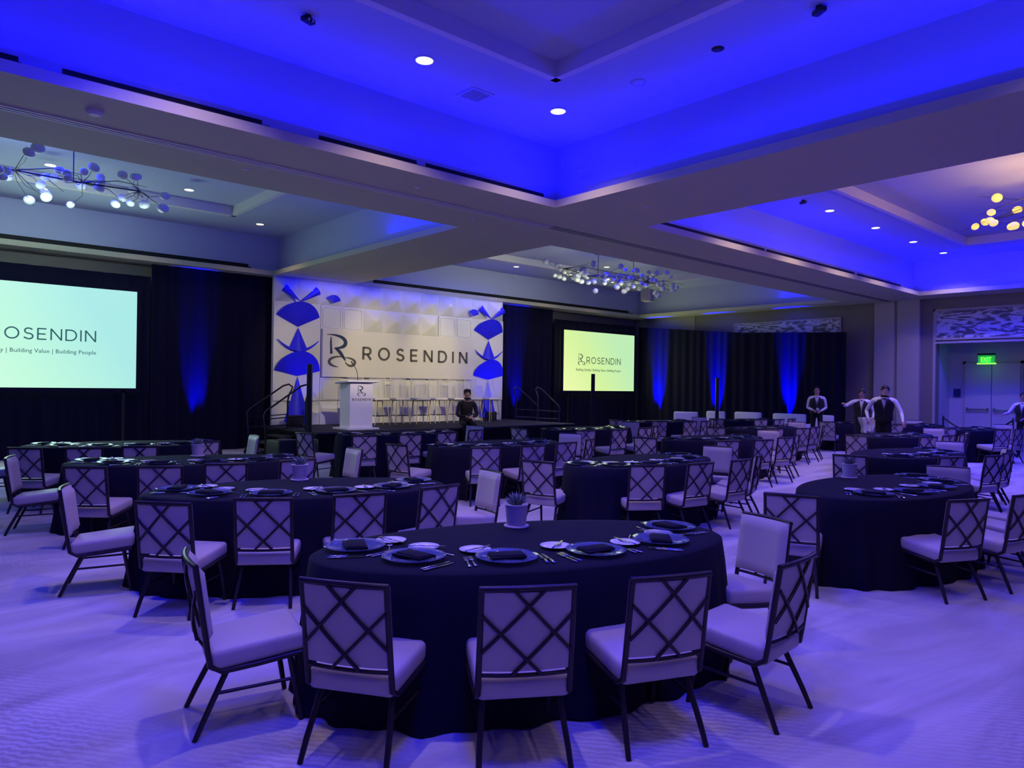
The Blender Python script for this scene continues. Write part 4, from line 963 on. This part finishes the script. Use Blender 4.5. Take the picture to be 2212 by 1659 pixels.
    if vest:
        vd = MB(); ax = [g['pelvis']+Vector((0, 0, -.02)), g['pelvis'], g['waist'], g['chest'], g['upper']+Vector((0, 0, .0)), g['upper']+Vector((0, 0, .05))]
        rx = [.185, .19, .178, .205, .175, .095]; ry = [.150, .158, .145, .160, .135, .085]
        def vf(u, v):
            s = v*(len(ax)-1); i = min(int(s), len(ax)-2); k = s-i; c = ax[i].lerp(ax[i+1], k); a_, b_ = rx[i]*(1-k)+rx[i+1]*k, ry[i]*(1-k)+ry[i+1]*k
            gp = .02+max(0, v-.45)**1.3*.95; g_ = -PI/2+gp+u*(2*PI-2*gp); return (c.x+a_*math.cos(g_), c.y+b_*math.sin(g_), c.z)
        vd.grid(vf, 26, 12); vd.build('waistcoat', M['vest'], t)
        cl = MB().tube([g['neck']+Vector((.058*math.cos(a), -.012+.060*math.sin(a), -.02)) for a in [2*PI*k/12 for k in range(12)]], .016, 6, closed=True); cl.build('collar', M['shirt'], t)
        MB().box(g['neck']+Vector((0, -.085, -.045)), (.05, .015, .025)).build('bow_tie', M['black'], t)
    return t
STAND = dict(pelvis=(0, 0, .98), waist=(0, 0, 1.12), chest=(0, -.01, 1.29), upper=(0, .0, 1.41), neck=(0, .0, 1.49), head=(0, -.03, 1.62), shl=(-.19, 0, 1.42), shr=(.19, 0, 1.42), ell=(-.245, .03, 1.14), elr=(.245, .03, 1.14),
             wrl=(-.10, -.22, 1.08), wrr=(.10, -.22, 1.06), hil=(-.09, 0, .92), hir=(.09, 0, .92), knl=(-.10, -.01, .50), knr=(.10, -.01, .50), anl=(-.11, .02, .08), anr=(.11, .02, .08))
FC = -R(48)   # turn that faces the camera from the right half of the room
def pose(base, **k): d = dict(base); d.update(k); return d
person('standing waiter in black waistcoat and white shirt by lounge seats', (20.72, 9.88, 0), R(-64), STAND, 'shirt', scale=1.03, bald=True)
w2 = person('waiter in black waistcoat reaching out, beside the column', (18.7, 7.75, 0), R(-70), pose(STAND, ell=(-.38, -.06, 1.30), wrl=(-.40, -.28, 1.36), elr=(.28, .03, 1.15), wrr=(.26, -.16, 1.0)), 'shirt', scale=1.0)
lean = pose(STAND, pelvis=(0, .10, .95), waist=(0, .05, 1.09), chest=(0, -.05, 1.25), upper=(0, -.11, 1.37), neck=(.01, -.15, 1.45), head=(.02, -.20, 1.57), shl=(-.20, -.11, 1.38), shr=(.20, -.11, 1.38), ell=(-.34, -.02, 1.14), wrl=(-.30, -.20, .98), elr=(.33, -.14, 1.12), wrr=(.36, -.34, .93), hil=(-.09, .12, .90), hir=(.09, .12, .90), knl=(-.10, .12, .49), knr=(.10, .12, .49), anl=(-.11, .14, .08), anr=(.11, .14, .08))
w3 = person('dark-haired waiter leaning over a table, cloth over his arm', (17.62, 6.80, 0), R(-68), lean, 'shirt', scale=1.08)
person('waiter at the right edge reaching to the left', (22.35, 5.15, 0), R(-95), pose(STAND, ell=(-.30, -.12, 1.20), wrl=(-.34, -.36, 1.16)), 'shirt', scale=.98)
sit = dict(pelvis=(0, .05, .14), waist=(0, .03, .27), chest=(0, -.03, .44), upper=(0, -.06, .56), neck=(0, -.09, .63), head=(-.01, -.14, .76), shl=(-.18, -.06, .56), shr=(.18, -.06, .56), ell=(-.24, -.12, .28), elr=(.24, -.12, .28),
           wrl=(-.06, -.33, .26), wrr=(.06, -.33, .27), hil=(-.09, 0, .10), hir=(.09, 0, .10), knl=(-.13, -.44, .07), knr=(.13, -.44, .07), anl=(-.11, -.46, -.40), anr=(.11, -.50, -.40))
person('bearded man in black sweater sitting on stage edge with phone', (11.62, 15.02, SZ), R(-25), sit, 'sweater', beard=True, vest=False, scale=1.12)
t = tag(MB().rbox((0, 0, 0), (.075, .15, .009), .003).build('smartphone', M['black'], None, (11.44, 14.66, .91), R(-25)), 'dark smartphone held by the seated man', 'phone'); t.rotation_euler = (R(35), 0, R(-25))
# cloth carried over the leaning waiter's arm
def towel(loc, rz, label):
    def fn(u, v):
        k = abs(v-.45)/.55; s = (u-.5)*.34*(1-.35*k); z = -k*(.34+.12*math.sin(PI*u)+.05*math.sin(u*9)); return (s+.03*math.sin(v*9), (v-.45)*.14+.025*math.sin(u*16+v*3), z)
    o = MB().grid(fn, 16, 14).build('serving_cloth', M['towel'], None, loc, rz); return tag(o, label, 'cloth')
towel((17.22, 7.02, 1.10), R(-40), "pale cream cloth draped over the leaning waiter's arm")
tag(MB().rbox((0, 0, 0), (.12, .08, .10), .03).build('folded_cloth', M['towel'], None, (20.48, 9.74, 1.13), R(20)), "small crumpled cream cloth in the standing waiter's hands", 'cloth')
